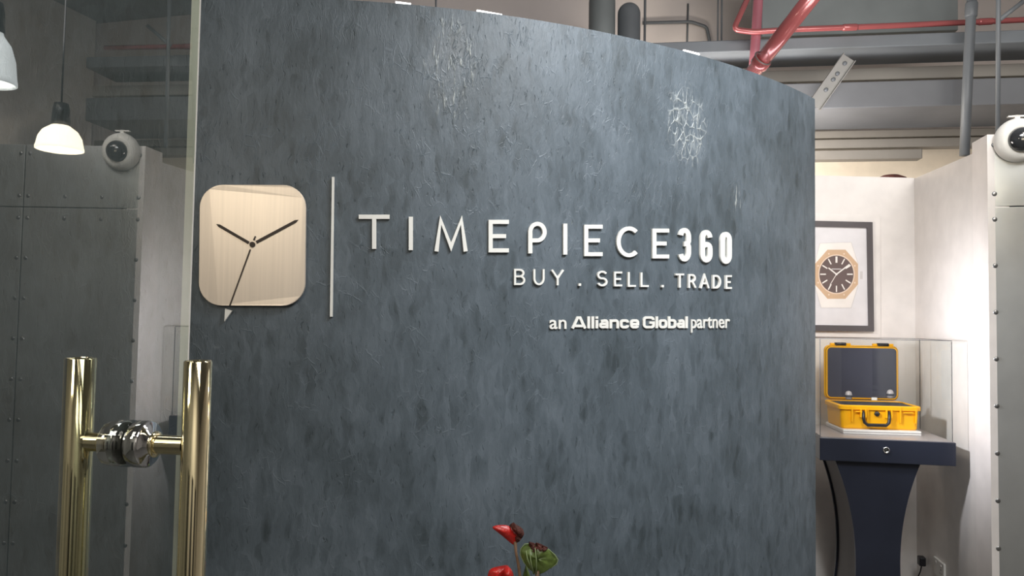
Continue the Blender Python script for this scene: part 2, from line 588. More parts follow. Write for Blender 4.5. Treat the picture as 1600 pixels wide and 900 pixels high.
NX = 140
cols = [XS + (XE - XS) * i / NX for i in range(NX + 1)]
arc = [0.0]
for i in range(NX):
    arc.append(arc[-1] + math.hypot(cols[i + 1] - cols[i], wy(cols[i + 1]) - wy(cols[i])))
ZT = CAM.z + HTOP


def wall_uv(px, py):
    p = WP(px, py)
    return float(np.interp(p.x, cols, arc)), p.z


GLINT_PATCHES = []
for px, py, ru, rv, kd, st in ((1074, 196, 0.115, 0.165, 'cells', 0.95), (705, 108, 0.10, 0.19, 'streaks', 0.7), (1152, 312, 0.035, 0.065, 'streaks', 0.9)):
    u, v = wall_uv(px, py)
    GLINT_PATCHES.append((u, v, ru, rv, kd, st))

wv, wf_, wuv = [], [], []
for th in (0.0, -0.14):
    for i, x in enumerate(cols):
        p = Vector((x, wy(x), 0)) + wnorm(x) * th
        wv += [(p.x, p.y, 0.0), (p.x, p.y, ZT)]
n1 = 2 * (NX + 1)
for i in range(NX):
    a = 2 * i
    wf_.append((a, a + 2, a + 3, a + 1))
    wf_.append((n1 + a, n1 + a + 1, n1 + a + 3, n1 + a + 2))
    wf_.append((a + 1, a + 3, n1 + a + 3, n1 + a + 1))
    wf_.append((a, n1 + a, n1 + a + 2, a + 2))
wf_.append((0, 1, n1 + 1, n1))
e = 2 * NX
wf_.append((e, n1 + e, n1 + e + 1, e + 1))
me = bpy.data.meshes.new('wall_sign')
me.from_pydata(wv, [], wf_)
uvl = me.uv_layers.new(name='UVMap')
for p in me.polygons:
    for li, vi in zip(p.loop_indices, p.vertices):
        k = (vi % n1) // 2
        extra = 0.14 if vi >= n1 else 0.0
        uvl.data[li].uv = (arc[k] + (extra if k == NX else 0), wv[vi][2] + (extra if len(p.vertices) and abs(p.normal.z) > 0.5 else 0))
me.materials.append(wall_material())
ws_ = bpy.data.objects.new('wall_sign', me)
COL.objects.link(ws_)
structure(ws_)

# ------------------------------------------------------------------ alcove walls
BY = 4.52                                      # white back wall of the alcove
A = pt(1547, 500, 3.52)                        # near end of the white side wall
B = pt(1430, 500, BY)
A2 = hit(1523, 500, A, B)
side = (Vector((B.x, B.y, 0)) - Vector((A.x, A.y, 0))).normalized()
outn = Vector((side.y, -side.x, 0))            # away from the alcove, to the right
ztA2 = hit(1522, 239, A, B).z
ztB = hit(1431, 276.5, A, B).z
ztP = hit(1546, 209, A, B).z
Av, A2v, Bv = Vector((A.x, A.y, 0)), Vector((A2.x, A2.y, 0)), Vector((B.x, B.y, 0))


def plan_wall(name, P, Q, z0, zp, zq, off, material):
    poly = [Vector((P.x, P.y, z0)), Vector((Q.x, Q.y, z0)), Vector((Q.x, Q.y, zq)), Vector((P.x, P.y, zp))]
    return structure(MB().prism(poly, off).build(name, material))


plan_wall('wall_alcove_side', A2v, Bv + side * 0.1, 0, ztA2, ztB, outn * 0.08, M['white'])
ztb0 = pt(1275, 270, BY).z
BL = pt(1180, 500, BY)
plan_wall('wall_alcove_back', Vector((BL.x, BY, 0)), Bv, 0, (ztb0 + ztB) / 2, ztB, Vector((0, 0.08, 0)), M['white'])
# white end post of the side wall, a little taller
poly = [Vector((A.x, A.y, 0)), Vector((A2.x, A2.y, 0)), Vector((A2.x, A2.y, ztP)), Vector((A.x, A.y, ztP))]
structure(MB().prism([p - outn * 0.004 for p in poly], outn * 0.09).build('trim_1', M['post']))

# ------------------------------------------------------------------ steel clad wall on the right
sd = Vector((0.968, -0.252, 0)).normalized()
sn = Vector((-0.252, -0.968, 0)).normalized()  # faces the camera
S0 = Av + outn * 0.0
S1 = S0 + sd * 2.0
body = [S0 - sn * 0.02 + outn * 0.0, S1 - sn * 0.02, S1 - sn * 0.10, S0 - sn * 0.10]
body = [Vector((p.x, p.y, 0)) for p in body]
structure(MB().prism([b_ + sd * 0.09 if i in (0, 3) else b_ for i, b_ in enumerate(body)], Vector((0, 0, ztP - 0.01))).build('wall_steel', M['dark_panel']))
seam_z = hit(1560, 323, S0, S1).z
PW = 0.636


clad = empty('steel_cladding', (S0.x, S0.y, 0), 'grey galvanised steel cladding with round screws on the right wall', 'wall cladding')


def steel_panel(k, z0, z1, label):
    x0 = S0 + sd * (k * PW + 0.003)
    c = x0 + sd * (PW / 2 - 0.003) + Vector((0, 0, (z0 + z1) / 2)) - sn * 0.008
    root = MB().box(c, (PW - 0.006, 0.012, z1 - z0 - 0.005), (sd, sn, Vector((0, 0, 1)))).build('steel_panel', M['steel'], clad, bevel=0.0015)
    us = [0.024 + i * (PW - 0.048) / 3 for i in range(4)]
    zs = [z1 - 0.058 - j * 0.2135 for j in range(12) if z1 - 0.058 - j * 0.2135 > z0 + 0.03] if z0 < 1 else [z0 + 0.060, z1 - 0.05]
    for i, u in enumerate(us):
        for j, z in enumerate(zs):
            if z0 < 1 and j > 0 and i in (1, 2):
                continue
            if z0 > 1 and j == 1 and i in (1, 2):
                continue
            o = S0 + sd * (k * PW + u) + Vector((0, 0, z)) - sn * 0.002
            MB().lathe([(0.0, 0.004), (0.006, 0.0038), (0.010, 0.0022), (0.0112, 0.0)], o, sn, 16).build('screw', M['screw'], root)
    return root


for k, wh in enumerate(('beside the white end post', 'in the middle of the right wall', 'at the far right')):
    steel_panel(k, 0.0, seam_z, 'tall lower grey steel sheet %s with round screws' % wh)
    steel_panel(k, seam_z, ztP, 'short upper grey steel sheet %s above the seam' % wh)

# dome camera on the steel wall
dc = hit(1588, 220, S0, S1)
cr = empty('security_camera', dc, 'white ringed dome security camera with dark lens on top of the steel wall', 'security camera')
ax_ = (sn + Vector((0.05, 0, -0.12))).normalized()
MB().lathe([(0.0, -0.01), (0.086, -0.005), (0.098, 0.004), (0.100, 0.018), (0.094, 0.040), (0.080, 0.055), (0.062, 0.060), (0.054, 0.055), (0.0, 0.052)], dc, ax_, 40).build('housing', M['housing'], cr)
MB().lathe([(0.057 * math.cos(a), 0.054 + 0.050 * math.sin(a)) for a in [i * PI / 2 / 12 for i in range(13)]], dc, ax_, 40).build('dome', M['dome'], cr)
MB().box(dc + Vector((0, 0, 0.11)) + sn * 0.01, (0.075, 0.02, 0.006), (sd, sn, Vector((0, 0, 1)))).box(dc + Vector((0, 0, 0.104)) + sn * 0.01, (0.02, 0.02, 0.02), (sd, sn, Vector((0, 0, 1)))).build('mounting_plate', M['housing'], cr)

# ------------------------------------------------------------------ beams and pipes overhead
def beam(name, y0, y1, d, thick, material, label, cat, xa=960, xb=1760, kx=1.0, group=None):
    """long box; y0 = (left, right) top rows at 1275 and 1600, y1 the same for its lower edge"""
    Y0, Y1 = d * K, d * K * 0.965
    tz = (pt(1275, y0[0], Y0).z + pt(1600, y0[1], Y1).z) / 2
    bz = (pt(1275, y1[0], Y0).z + pt(1600, y1[1], Y1).z) / 2
    P, Q = pt(1275, 300, Y0), pt(1600, 300, Y1)
    a, b = hit(xa, 300, P, Q), hit(xb, 300, P, Q)
    u = Vector((b.x - a.x, b.y - a.y, 0))
    n = Vector((-u.y, u.x, 0)).normalized()
    c = (Vector((a.x, a.y, 0)) + Vector((b.x, b.y, 0))) / 2 + n * (thick / 2) + Vector((0, 0, (tz + bz) / 2))
    o = MB().box(c, (u.length, thick, tz - bz), (u.normalized(), n, Vector((0, 0, 1)))).build(name, material, bevel=0.006)
    return tag(o, label, cat, group)


beam('concrete_beam', (58, 46), (78, 64), 6.4, 0.37, M['beam_blue'], 'blue-grey ceiling beam, uppermost of the beams, right under the red pipe', 'beam')
beam('steel_beam', (110, 97), (128, 117), 6.95, 0.20, M['beam_taupe'], 'narrow light taupe beam between the blue-grey beam and the broad dark beam', 'beam', xa=1050)
beam('steel_girder', (130, 120), (169, 163), 6.5, 0.60, M['beam_dark'], 'broad dark grey girder crossing behind the slanted perforated bracket', 'beam', xa=1080)
tr1 = beam('cable_tray', (206, 197), (217, 210), 7.30, 0.10, M['tray'], 'highest of the three thin taupe cable trays under the dark girder', 'cable tray', xa=1090)
tr2 = beam('cable_tray', (219, 212), (233, 226), 7.27, 0.10, M['tray'], 'middle one of the three thin taupe cable trays under the dark girder', 'cable tray', xa=1090)
tr3 = beam('cable_tray', (236, 229), (249, 246), 7.24, 0.10, M['tray'], 'lowest of the three thin taupe cable trays, just above the cream wall', 'cable tray', xa=1090, xb=1442)
for t_ in (tr1, tr2, tr3):
    t_['group'] = 'cable trays under the girder'
beam('air_duct', (-60, -66), (54, 44), 6.9, 0.45, M['duct'], 'large green-grey air duct above the red pipe at the top right', 'air duct', xa=1190, xb=1500)
# cream wall strip behind the alcove
p0, p1 = pt(1180, 205, BACKY - 0.22), pt(1640, 320, BACKY - 0.22)
structure(MB().box(((p0.x + p1.x) / 2, BACKY - 0.15, (p0.z + p1.z) / 2 - 0.2), (p1.x - p0.x, 0.14, p0.z - p1.z + 0.4)).build('trim_2', M['cream']))


def pipe(name, pth, d, wpx, material, label, cat='pipe', group=None, flange=None):
    P = [pt(x, y, (d if not isinstance(d, (list, tuple)) else d[i]) * K) for i, (x, y) in enumerate(pth)]
    dm = d if not isinstance(d, (list, tuple)) else sum(d) / len(d)
    r = wpx * dm * K / F / 2
    # round the corners a little
    Q = [P[0]]
    for i in range(1, len(P) - 1):
        a, b = P[i - 1], P[i + 1]
        k = min(r * 2.2, (P[i] - a).length * 0.45, (b - P[i]).length * 0.45)
        s_, e_ = P[i] + (a - P[i]).normalized() * k, P[i] + (b - P[i]).normalized() * k
        for t in (0, 0.25, 0.5, 0.75, 1):
            Q.append(s_ * (1 - t) ** 2 + P[i] * 2 * t * (1 - t) + e_ * t * t)
    Q.append(P[-1])
    root = empty(name, P[0], label, cat, group)
    MB().tube(Q, r, 18).build('pipe_run', material, root)
    for fx in flange or ():
        a, b, t, k = P[fx[0]], P[fx[0] + 1], fx[1], fx[2]
        c = a.lerp(b, t)
        dd = (b - a).normalized()
        MB().tube([c - dd * k, c - dd * k * 0.8, c + dd * k * 0.8, c + dd * k], [r * 1.05, r * 1.22, r * 1.22, r * 1.05], 20).build('coupling', material, root)
    return root


rp = pipe('sprinkler_pipe', [(1282, -22), (1168, 124)], [5.3, 6.0], 25, M['pipe_red'], 'thick glossy red pipe slanting down behind the blue wall', 'pipe', 'red fire sprinkler pipes', flange=[(0, 0.80, 0.03)])
cc = pt(1192, 91, 5.80 * K)
ring = []
dd = (pt(1168, 124, 6.0 * K) - pt(1282, -22, 5.3 * K)).normalized()
a_ = dd.cross(Vector((0, 0, 1))).normalized()
b_ = dd.cross(a_)
MB().tube([cc + (a_ * math.cos(2 * PI * i / 24) + b_ * math.sin(2 * PI * i / 24)) * 0.054 for i in range(25)], 0.004, 8).build('clamp_ring', M['bracket'], rp)
pipe('sprinkler_pipe', [(1194, -200), (1186, -20), (1181, 60), (1176, 125)], 6.36, 15, M['pipe_pink'], 'upright faded red pipe left of the thick slanting red pipe', 'pipe', 'red fire sprinkler pipes')
pipe('sprinkler_pipe', [(1176, -20), (1146, 46), (1176, 50), (1240, 46), (1400, 40), (1600, 31), (1720, 26)], 6.3, 9, M['pipe_red'], 'thin red pipe running level across the top right above the beams', 'pipe', 'red fire sprinkler pipes', flange=[(3, 0.55, 0.05), (4, 0.7, 0.05)])
pipe('drop_pipe', [(1530, -245), (1520, -30), (1513, 100), (1507, 243)], 6.0, 15, M['pipe_grey'], 'thick dark grey pipe dropping to the white side wall', 'pipe', flange=[(1, 0.35, 0.05)])
pipe('hanger_rod', [(1563, -300), (1560, -30), (1559, 214)], 5.6, 7, M['pipe_grey'], 'thin dark rod hanging beside the dome camera', 'rod')
pipe('brace_rod', [(1612, -8), (1563, 30)], 5.8, 7, M['pipe_grey'], 'short slanting dark brace in the top right corner', 'rod')
pipe('conduit', [(1004, 36), (1080, 34), (1104, 42), (1111, 75)], 8.16, 5, M['pipe_grey'], 'grey conduit bending down behind the curved wall', 'conduit')
for i, (x, y0, w) in enumerate(((1007, -20, 4), (1073, 6, 3), (1121, -20, 2.5), (1127, -20, 3))):
    pipe('hanger_rod', [(x + 2, y0 if y0 > 0 else -110), (x, 92)], 8.19 if y0 > 0 else 7.2, w, M['pipe_grey'],
         ['thin dark rod just right of the rounded grey cylinder', 'thin dark rod crossing the middle of the bent conduit',
          'left one of the close pair of thin rods right of the conduit', 'right one of the close pair of thin rods right of the conduit'][i], 'rod', 'thin hanger rods above the curved wall')
pipe('hanger_rod', [(682, -110), (681, 30)], 7.2, 3, M['pipe_grey'], 'short thin dark rod above the left part of the blue wall', 'rod')

# rounded grey cylinders standing high behind the wall
for (x, w, ytop, m_, lab) in ((983, 36, 5, 'beam_blue', 'rounded blue-grey cylinder with domed top above the curved wall'),
                              (941, 42, -16, 'duct', 'pale grey cylinder reaching out of frame left of the domed one')):
    c = pt(x, ytop, 7.0 * K)
    r = w * 7.0 * K / F / 2
    o = MB().lathe([(r, -(c.z)), (r, -r)] + [(r * math.cos(a), -r + r * math.sin(a)) for a in [i * PI / 2 / 10 for i in range(1, 11)]], c, (0, 0, 1), 28).build('pressure_cylinder', M[m_])
    tag(o, lab, 'cylinder')

c = pt(1392, 284, 4.9)
tag(MB().lathe([(0.0, 0.045), (0.05, 0.040), (0.09, 0.022), (0.105, 0.0), (0.105, -0.10), (0.0, -0.10)], c, (0, 0, 1), 28).lathe([(0.05, -0.1), (0.05, -c.z)], c, (0, 0, 1), 16).build('round_vent', M['wither']),
    'dark rounded vent cap just peeking over the white back wall above the picture', 'vent')

# perforated slanted bracket
b0, b1 = pt(1326, 90, 6.28 * K), pt(1272, 166, 6.36 * K)
du = (b1 - b0).normalized()
dv = du.cross(Vector((0, 1, 0))).normalized()
dn = du.cross(dv)
bk = empty('perforated_bracket', b0, 'slanted light grey perforated steel bracket under the dark girder', 'bracket')
L_ = (b1 - b0).length
hw = 0.045
MB().box((b0 + b1) / 2, (L_, hw * 2, 0.006), (du, dv, dn)).box((b0 + b1) / 2 + dv * hw + dn * 0.012, (L_, 0.005, 0.03), (du, dv, dn)).box((b0 + b1) / 2 - dv * hw + dn * 0.012, (L_, 0.005, 0.03), (du, dv, dn)).build('plate', M['bracket'], bk)
for t in (0.12, 0.33, 0.45, 0.66):
    c = b0.lerp(b1, t)
    sgn = 1 if dn.y < 0 else -1
    MB().lathe([(0.0, 0.0), (0.013, 0.0), (0.013, 0.012), (0.006, 0.014), (0.0, 0.014)], c + dn * 0.002 * sgn, dn * sgn, 12).build('bolt', M['pipe_grey'], bk)

# bright battens just behind the top of the curved wall
for i, (x0, y0, x1, y1) in enumerate(((618, 4, 642, 7), (745, 17, 784, 24), (1068, 79, 1092, 85))):
    g0 = pt(x0, y0, wy(WP(x0, y0 + 8).x) + 0.24)
    g1 = pt(x1, y1, wy(WP(x1, y1 + 8).x) + 0.24)
    r_ = empty('strip_light', g0, ['small white strip light at the left end of the wall top', 'bright white strip light above the middle of the wall top',
                                   'small white strip light at the right, where the wall top bends down'][i], 'strip light', 'strip lights behind the wall top')
    MB().tube([g0, g1], 0.0045, 10).build('tube', M['strip_glow'], r_)
    dz = Vector((0, 0, 0.014))
    MB().tube([g0 - dz, g1 - dz], 0.009, 8).box((g0 + g1) / 2 - Vector((0, 0, (g0.z - 2.3) / 2 + 0.02)), (0.02, 0.02, g0.z - 2.3)).box(((g0 + g1) / 2).xy.to_3d() + Vector((0, -0.075, 2.31)), (0.02, 0.16, 0.02)).build('batten', M['housing'], r_)

# ================================================================== GLASS DOOR
lp = Vector((0.1109, 3.791, 0))
ld = Vector((0.1283, 0.9917, 0)).normalized()       # along the door, away from the camera
ln = Vector((ld.y, -ld.x, 0))                       # camera side of the door
E_ = lp - ld * 3.126                                # free edge
H_ = E_ - ld * 0.92                                 # hinge side, beside the camera
dr = empty('glass_door', (E_.x, E_.y, 0), 'frameless glass door standing open at the left with polished brass handles', 'door')
TILT = 0.002
dr.rotation_euler = (0, TILT, 0)
OFF_DOOR = Vector(dr.location)
dr.location.x -= TILT * 1.5        # it leans about the handle's height
GT = 0.008
DH = 2.75
UP = Vector((0, 0, 1))
MB().box((E_ + H_) / 2 - ln * GT / 2 + UP * (DH / 2 + 0.01), ((E_ - H_).length, GT, DH), (ld, ln, UP)).build('glass_pane', M['door_glass'], dr)
MB().box(E_ + ld * 0.0015 - ln * GT / 2 + UP * (DH / 2 + 0.01), (0.002, GT, DH), (ld, ln, UP)).build('bright_edge_strip', M['edge'], dr)  # added pale strip, stands in for the brightly lit edge of the glass
for z in (0.05, DH - 0.03):
    MB().box(H_ + ld * 0.08 - ln * GT / 2 + UP * z, (0.16, 0.03, 0.07), (ld, ln, UP)).build('patch_fitting', M['chrome'], dr, bevel=0.002)

hc = lp - ld * 3.199
zr = pt(208, 693, hc.y).z
zt = pt(310, 562, hc.y).z
ra = 0.0107
for sgn in (1, -1):
    base = hc if sgn > 0 else hc - ln * GT
    cx = base + ln * (0.0515 if sgn > 0 else -0.0405)
    rl = 0.043 if sgn > 0 else 0.032
    h = MB()
    zb = zr - (zt - zr) - 0.30
    h.lathe([(0, zb), (ra - 0.001, zb), (ra, zb + 0.001), (ra, zt - 0.0012), (ra - 0.0012, zt), (ra - 0.0025, zt), (ra - 0.003, zt - 0.0008), (0, zt - 0.0008)], (cx.x, cx.y, 0), (0, 0, 1), 48)
    hd = h.build('handle_bar', M['brass'], dr)
    if sgn < 0:
        hd['label'] = 'brass handle bar behind the glass'
    for zz in (zr, 2 * zr - zt - 0.30 + 0.082):
        o = base + UP * zz
        r = MB()
        r.lathe([(0.0076, 0.004), (0.0076, rl)], o, ln * sgn, 28)
        r.lathe([(0.0074, 0.0165), (0.0098, 0.0165), (0.0106, 0.018), (0.0098, 0.0195), (0.0074, 0.0195)], o, ln * sgn, 28)
        r.build('handle_rod', M['brass'], hd)
        f_ = MB()
        f_.lathe([(0.0, 0.0008), (0.0175, 0.0008), (0.0175, 0.002), (0.0185, 0.0026), (0.0185, 0.0120), (0.0172, 0.0135), (0.0095, 0.0150), (0.0095, 0.0165), (0.0, 0.0165)], o, ln * sgn, 44)
        f_.build('flange', M['chrome'], hd)
        MB().lathe([(0.0, 0.0), (0.0168, 0.0), (0.0168, 0.0010), (0.0, 0.0010)], o, ln * sgn, 40).build('gasket', M['gasket'], hd)

# ================================================================== SIGN ON THE CURVED WALL
TH = 0.009


def px_prism(mb, poly, out0=0.0015, out1=TH):
    fr = [WP(x, y, out1) for x, y in poly]
    bk_ = [WP(x, y, out0) for x, y in poly]
    n = len(poly)
    fs = [tuple(range(n)), tuple(reversed(range(n, 2 * n)))] + [(i, i + n, (i + 1) % n + n, (i + 1) % n) for i in range(n)]
    mb.add(fr + bk_, fs)


def ribbon(mb, pl, w, closed=False, out0=0.0015, out1=TH):
    """stroke a polyline of pixel points with a width, extruded off the wall"""
    P = [Vector((x, y)) for x, y in pl]
    n = len(P)
    Ls, Rs = [], []
    for i in range(n):
        if closed:
            a, b = P[i - 1], P[(i + 1) % n]
        else:
            a, b = P[max(i - 1, 0)], P[min(i + 1, n - 1)]
        d0 = (P[i] - a) if (P[i] - a).length > 1e-6 else (b - P[i])
        d1 = (b - P[i]) if (b - P[i]).length > 1e-6 else d0
        d0, d1 = d0.normalized(), d1.normalized()
        t = (d0 + d1)
        t = t.normalized() if t.length > 1e-4 else d0
        nn = Vector((-t.y, t.x))
        k = max(nn.dot(Vector((-d0.y, d0.x))), 0.45)
        Ls.append(P[i] + nn * (w / 2 / k))
        Rs.append(P[i] - nn * (w / 2 / k))
    vs, fs = [], []
    for l, r in zip(Ls, Rs):
        vs += [WP(l.x, l.y, out1), WP(r.x, r.y, out1), WP(r.x, r.y, out0), WP(l.x, l.y, out0)]
    m = n if closed else n - 1
    for i in range(m):
        a, b = 4 * i, 4 * ((i + 1) % n)
        for j in range(4):
            k = (j + 1) % 4
            fs.append((a + j, a + k, b + k, b + j))
    if not closed:
        fs.append((3, 2, 1, 0))
        e4 = 4 * (n - 1)
        fs.append((e4, e4 + 1, e4 + 2, e4 + 3))
    mb.add(vs, fs)


def arc2(cx, cy, rx, ry, a0, a1, n=18):
    return [(cx + rx * math.cos(math.radians(a0 + (a1 - a0) * i / n)), cy + ry * math.sin(math.radians(a0 + (a1 - a0) * i / n))) for i in range(n + 1)]


GLY = {
    'T': [[(0, 1), (1, 1)], [(.5, 1), (.5, 0)]],
    'I': [[(.5, 1), (.5, 0)]],
    'M': [[(0.03, 0), (.16, 1), (.5, 0.08), (.84, 1), (.97, 0)]],
    'E': [[(1, 1), (0, 1), (0, 0), (1, 0)], [(0, .5), (.95, .5)]],
    'P': [[(0, 0), (0, .75)] + arc2(.5, .70, .5, .30, 180, -90, 24) + [(0, .40)]],
    'C': [arc2(.53, .5, .53, .5, 48, 312, 30)],
    'B': [[(0, 0), (0, 1), (.5, 1)] + arc2(.5, .77, .42, .23, 90, -90, 10) + [(0.02, .54)], [(.5, .54)] + arc2(.55, .27, .45, .27, 90, -90, 10) + [(0, 0)]],
    'U': [[(0, 1), (0, .42)] + arc2(.5, .42, .5, .42, 180, 360, 16) + [(1, 1)]],
    'Y': [[(0, 1), (.5, .45), (1, 1)], [(.5, .45), (.5, 0)]],
    'S': [arc2(.5, .75, .46, .25, 25, 250, 16) + arc2(.5, .26, .48, .26, 75, -155, 16)],
    'L': [[(0, 1), (0, 0), (1, 0)]],
    'R': [[(0, 0), (0, 1), (.45, 1)] + arc2(.5, .74, .46, .26, 90, -90, 10) + [(0.02, .48)], [(.5, .48), (1, 0)]],
    'A': [[(0, 0), (.5, 1), (1, 0)], [(.18, .33), (.82, .33)]],
    'D': [[(0, 0), (0, 1), (.35, 1)] + arc2(.4, .5, .6, .5, 90, -90, 16) + [(0, 0)]],
    '3': [arc2(.5, .77, .5, .23, 165, 0, 12) + [(1, .66)] + arc2(.6, .63, .4, .10, 0, -90, 6) + [(.42, .53)],
          [(.6, .53)] + arc2(.6, .42, .4, .11, 90, 0, 6) + [(1, .25)] + arc2(.5, .23, .5, .23, 0, -165, 12)],
    '6': [arc2(.5, .77, .5, .23, 10, 180, 12) + [(0, .25)] + arc2(.5, .22, .5, .22, 180, 360, 14) + [(1, .42)] + arc2(.55, .40, .45, .17, 0, 90, 6) + [(0.05, .5)]],
}
ZERO = arc2(.5, .78, .5, .22, 0, 180, 12) + arc2(.5, .22, .5, .22, 180, 360, 12)


def letter(ch, x0, x1, y0, y1, w, root, label):
    mb = MB()
    if ch == '.':
        px_prism(mb, [(x0, y0), (x1, y0), (x1, y1), (x0, y1)])
        o = mb.build('dot', M['letter'], root)
        return o
    h = w / 2
    ax0, ax1, ay0, ay1 = x0 + h, x1 - h, y0 + h, y1 - h
    if ch == 'I':
        ax0 = ax1 = (x0 + x1) / 2

    def tr(u, v):
        endx, endy = 0, 0
        return (ax0 + (ax1 - ax0) * u, ay1 + (ay0 - ay1) * v)
    if ch == '0':
        ribbon(mb, [tr(u, v) for u, v in ZERO], w, closed=True)
    else:
        for st in GLY[ch]:
            pl = [tr(u, v) for u, v in st]
            # square ends reach the letter box
            for ei, ni in ((0, 1), (-1, -2)):
                ex, ey = pl[ei]
                dx, dy = ex - pl[ni][0], ey - pl[ni][1]
                q = math.hypot(dx, dy) or 1
                u, v = st[ei]
                if ch in 'TIMEPLAYURBD' and (u in (0, 1) or v in (0, 1) or u == .95):
                    if (abs(dx) > abs(dy) and u in (0, 1)) or (abs(dy) >= abs(dx) and v in (0, 1)):
                        pl[ei] = (ex + dx / q * h, ey + dy / q * h)
            ribbon(mb, pl, w)
    return mb.build('letter', M['letter'], root)


sr = empty('sign_lettering', WP(850, 375), 'large raised metal capital letters and bold digits of the top line', 'sign')
for ch, x0, x1, y0, y1 in (('T', 560.8, 608.8, 336, 389.3), ('I', 637.9, 645.6, 339.2, 391.2), ('M', 677.3, 731, 340.8, 393.3), ('E', 762.4, 793.9, 344, 394.7),
                           ('P', 824, 852.5, 347, 396.3), ('I', 878.1, 884.8, 349.9, 398.1), ('E', 910.9, 939.5, 351.5, 400.5), ('C', 961.3, 998.5, 354.2, 402.2),
                           ('E', 1017, 1043, 357.6, 404)):
    letter(ch, x0, x1, y0, y1, 6.6 - (x0 - 560) * 0.0012, sr, None)
for ch, x0, x1, y0, y1 in (('3', 1057.3, 1077, 356.5, 408.8), ('6', 1091.5, 1110.5, 359.7, 410.3), ('0', 1122.7, 1140.6, 362.7, 412.5)):
    o = letter(ch, x0, x1, y0, y1, 7.4, sr, None)
    o.name = 'digit'
sr2 = empty('sign_lettering', WP(970, 436), 'thin raised metal capitals of the middle line, words parted by dots', 'sign')
for ch, x0, x1, y0, y1 in (('B', 802, 819.2, 420.3, 445.5), ('U', 832, 849.3, 420.8, 445.8), ('Y', 860.3, 879, 421.7, 446), ('.', 902, 906, 443, 446.8),
                           ('S', 930.7, 947.5, 423.2, 447.5), ('E', 957.3, 970, 424.5, 447.5), ('L', 978.7, 991.2, 425.3, 448.3), ('L', 998.4, 1011.2, 425.9, 448.5),
                           ('.', 1031, 1034.8, 445.4, 449), ('T', 1052.8, 1066.3, 427.5, 449.5), ('R', 1072.8, 1085, 428.3, 449.9), ('A', 1091.3, 1105.5, 429, 450.4),
                           ('D', 1110.7, 1124, 429.7, 450.9), ('E', 1130.7, 1140.7, 430.1, 451.5)):
    letter(ch, x0, x1, y0, y1, 2.9, sr2, None)


def font_mesh(txt, offset, extrude=0.1):
    cu = bpy.data.curves.new('t', 'FONT')
    cu.body = txt
    cu.offset = offset
    cu.extrude = extrude
    cu.resolution_u = 4
    o = bpy.data.objects.new('t', cu)
    COL.objects.link(o)
    bpy.context.view_layer.update()
    dg = bpy.context.evaluated_depsgraph_get()
    me = bpy.data.meshes.new_from_object(o.evaluated_get(dg))
    vs = [tuple(v.co) for v in me.vertices]
    fs = [tuple(p.vertices) for p in me.polygons]
    bpy.data.objects.remove(o)
    bpy.data.curves.remove(cu)
    bpy.data.meshes.remove(me)
    return vs, fs


def word(txt, x0, x1, ybase0, ybase1, cap_px, offset, root, capref='l', th=0.006):
    """each character its own part, on the wall between x0 and x1; cap_px = height of an ascender"""
    full, _ = font_mesh(txt, offset)
    fx0, fx1 = min(v[0] for v in full), max(v[0] for v in full)
    ref, _ = font_mesh(capref, offset)
    fh = max(v[1] for v in ref)
    for i, ch in enumerate(txt):
        pre, _ = font_mesh(txt[:i + 1], offset)
        vs, fs = font_mesh(ch, offset)
        shift = max(v[0] for v in pre) - max(v[0] for v in vs)
        out = []
        for x, y, z in vs:
            u = (x + shift - fx0) / (fx1 - fx0)
            px = x0 + (x1 - x0) * u
            py = ybase0 + (ybase1 - ybase0) * u - y / fh * cap_px
            out.append(WP(px, py, th if z > 0 else 0.0015))
        mb = MB()
        mb.add(out, fs)
        mb.build('letter', M['letter'], root)


sr3 = empty('sign_lettering', WP(1000, 505), 'small raised lettering of the lowest line, its middle words in bold', 'sign')
word('an', 857.5, 884, 513.6, 513.5, 20.5, 0.010, sr3)
BOLD = {
    'A': [[(0.0, 0), (.40, 1), (.60, 1), (1.0, 0)], [(.2, .24), (.8, .24)]],
    'l': [[(.5, 1), (.5, 0)]],
    'i': [[(.5, 1), (.5, .80)], [(.5, .70), (.5, 0)]],
    'a': [[(.08, .90)] + arc2(.7, .72, .30, .28, 90, 0, 6) + [(1, 0)], [(1, .08)] + arc2(.28, .27, .28, .25, 270, 90, 10) + [(1, .52)]],
    'n': [[(0, 1), (0, 0)], [(0, .95)] + arc2(.68, .66, .32, .34, 90, 0, 6) + [(1, 0)]],
    'c': [[(.98, .70)] + arc2(.68, .70, .30, .30, 0, 90, 6) + arc2(.32, .68, .32, .32, 90, 180, 6) + arc2(.32, .32, .32, .32, 180, 270, 6) + arc2(.68, .30, .30, .30, 270, 360, 6)],
    'e': [[(0.05, .46), (1, .46)] + arc2(.70, .70, .30, .30, 0, 90, 6) + arc2(.32, .68, .32, .32, 90, 180, 6) + arc2(.32, .32, .32, .32, 180, 270, 6) + arc2(.68, .24, .30, .24, 270, 350, 6)],
    'G': [[(.97, .74)] + arc2(.72, .74, .25, .26, 0, 90, 6) + arc2(.28, .74, .28, .26, 90, 180, 6) + arc2(.28, .26, .28, .26, 180, 270, 6) + arc2(.76, .22, .24, .22, 270, 360, 6) + [(1, .47), (.55, .47)]],
    'o': [arc2(.66, .66, .34, .34, 0, 90, 6) + arc2(.34, .66, .34, .34, 90, 180, 6) + arc2(.34, .34, .34, .34, 180, 270, 6) + arc2(.66, .34, .34, .34, 270, 360, 6)],
    'b': [[(0, 1), (0, 0)], [(0, 0)] + arc2(.68, .22, .32, .22, 270, 360, 6) + arc2(.68, .48, .32, .22, 0, 90, 6) + [(0, .70)]],
}
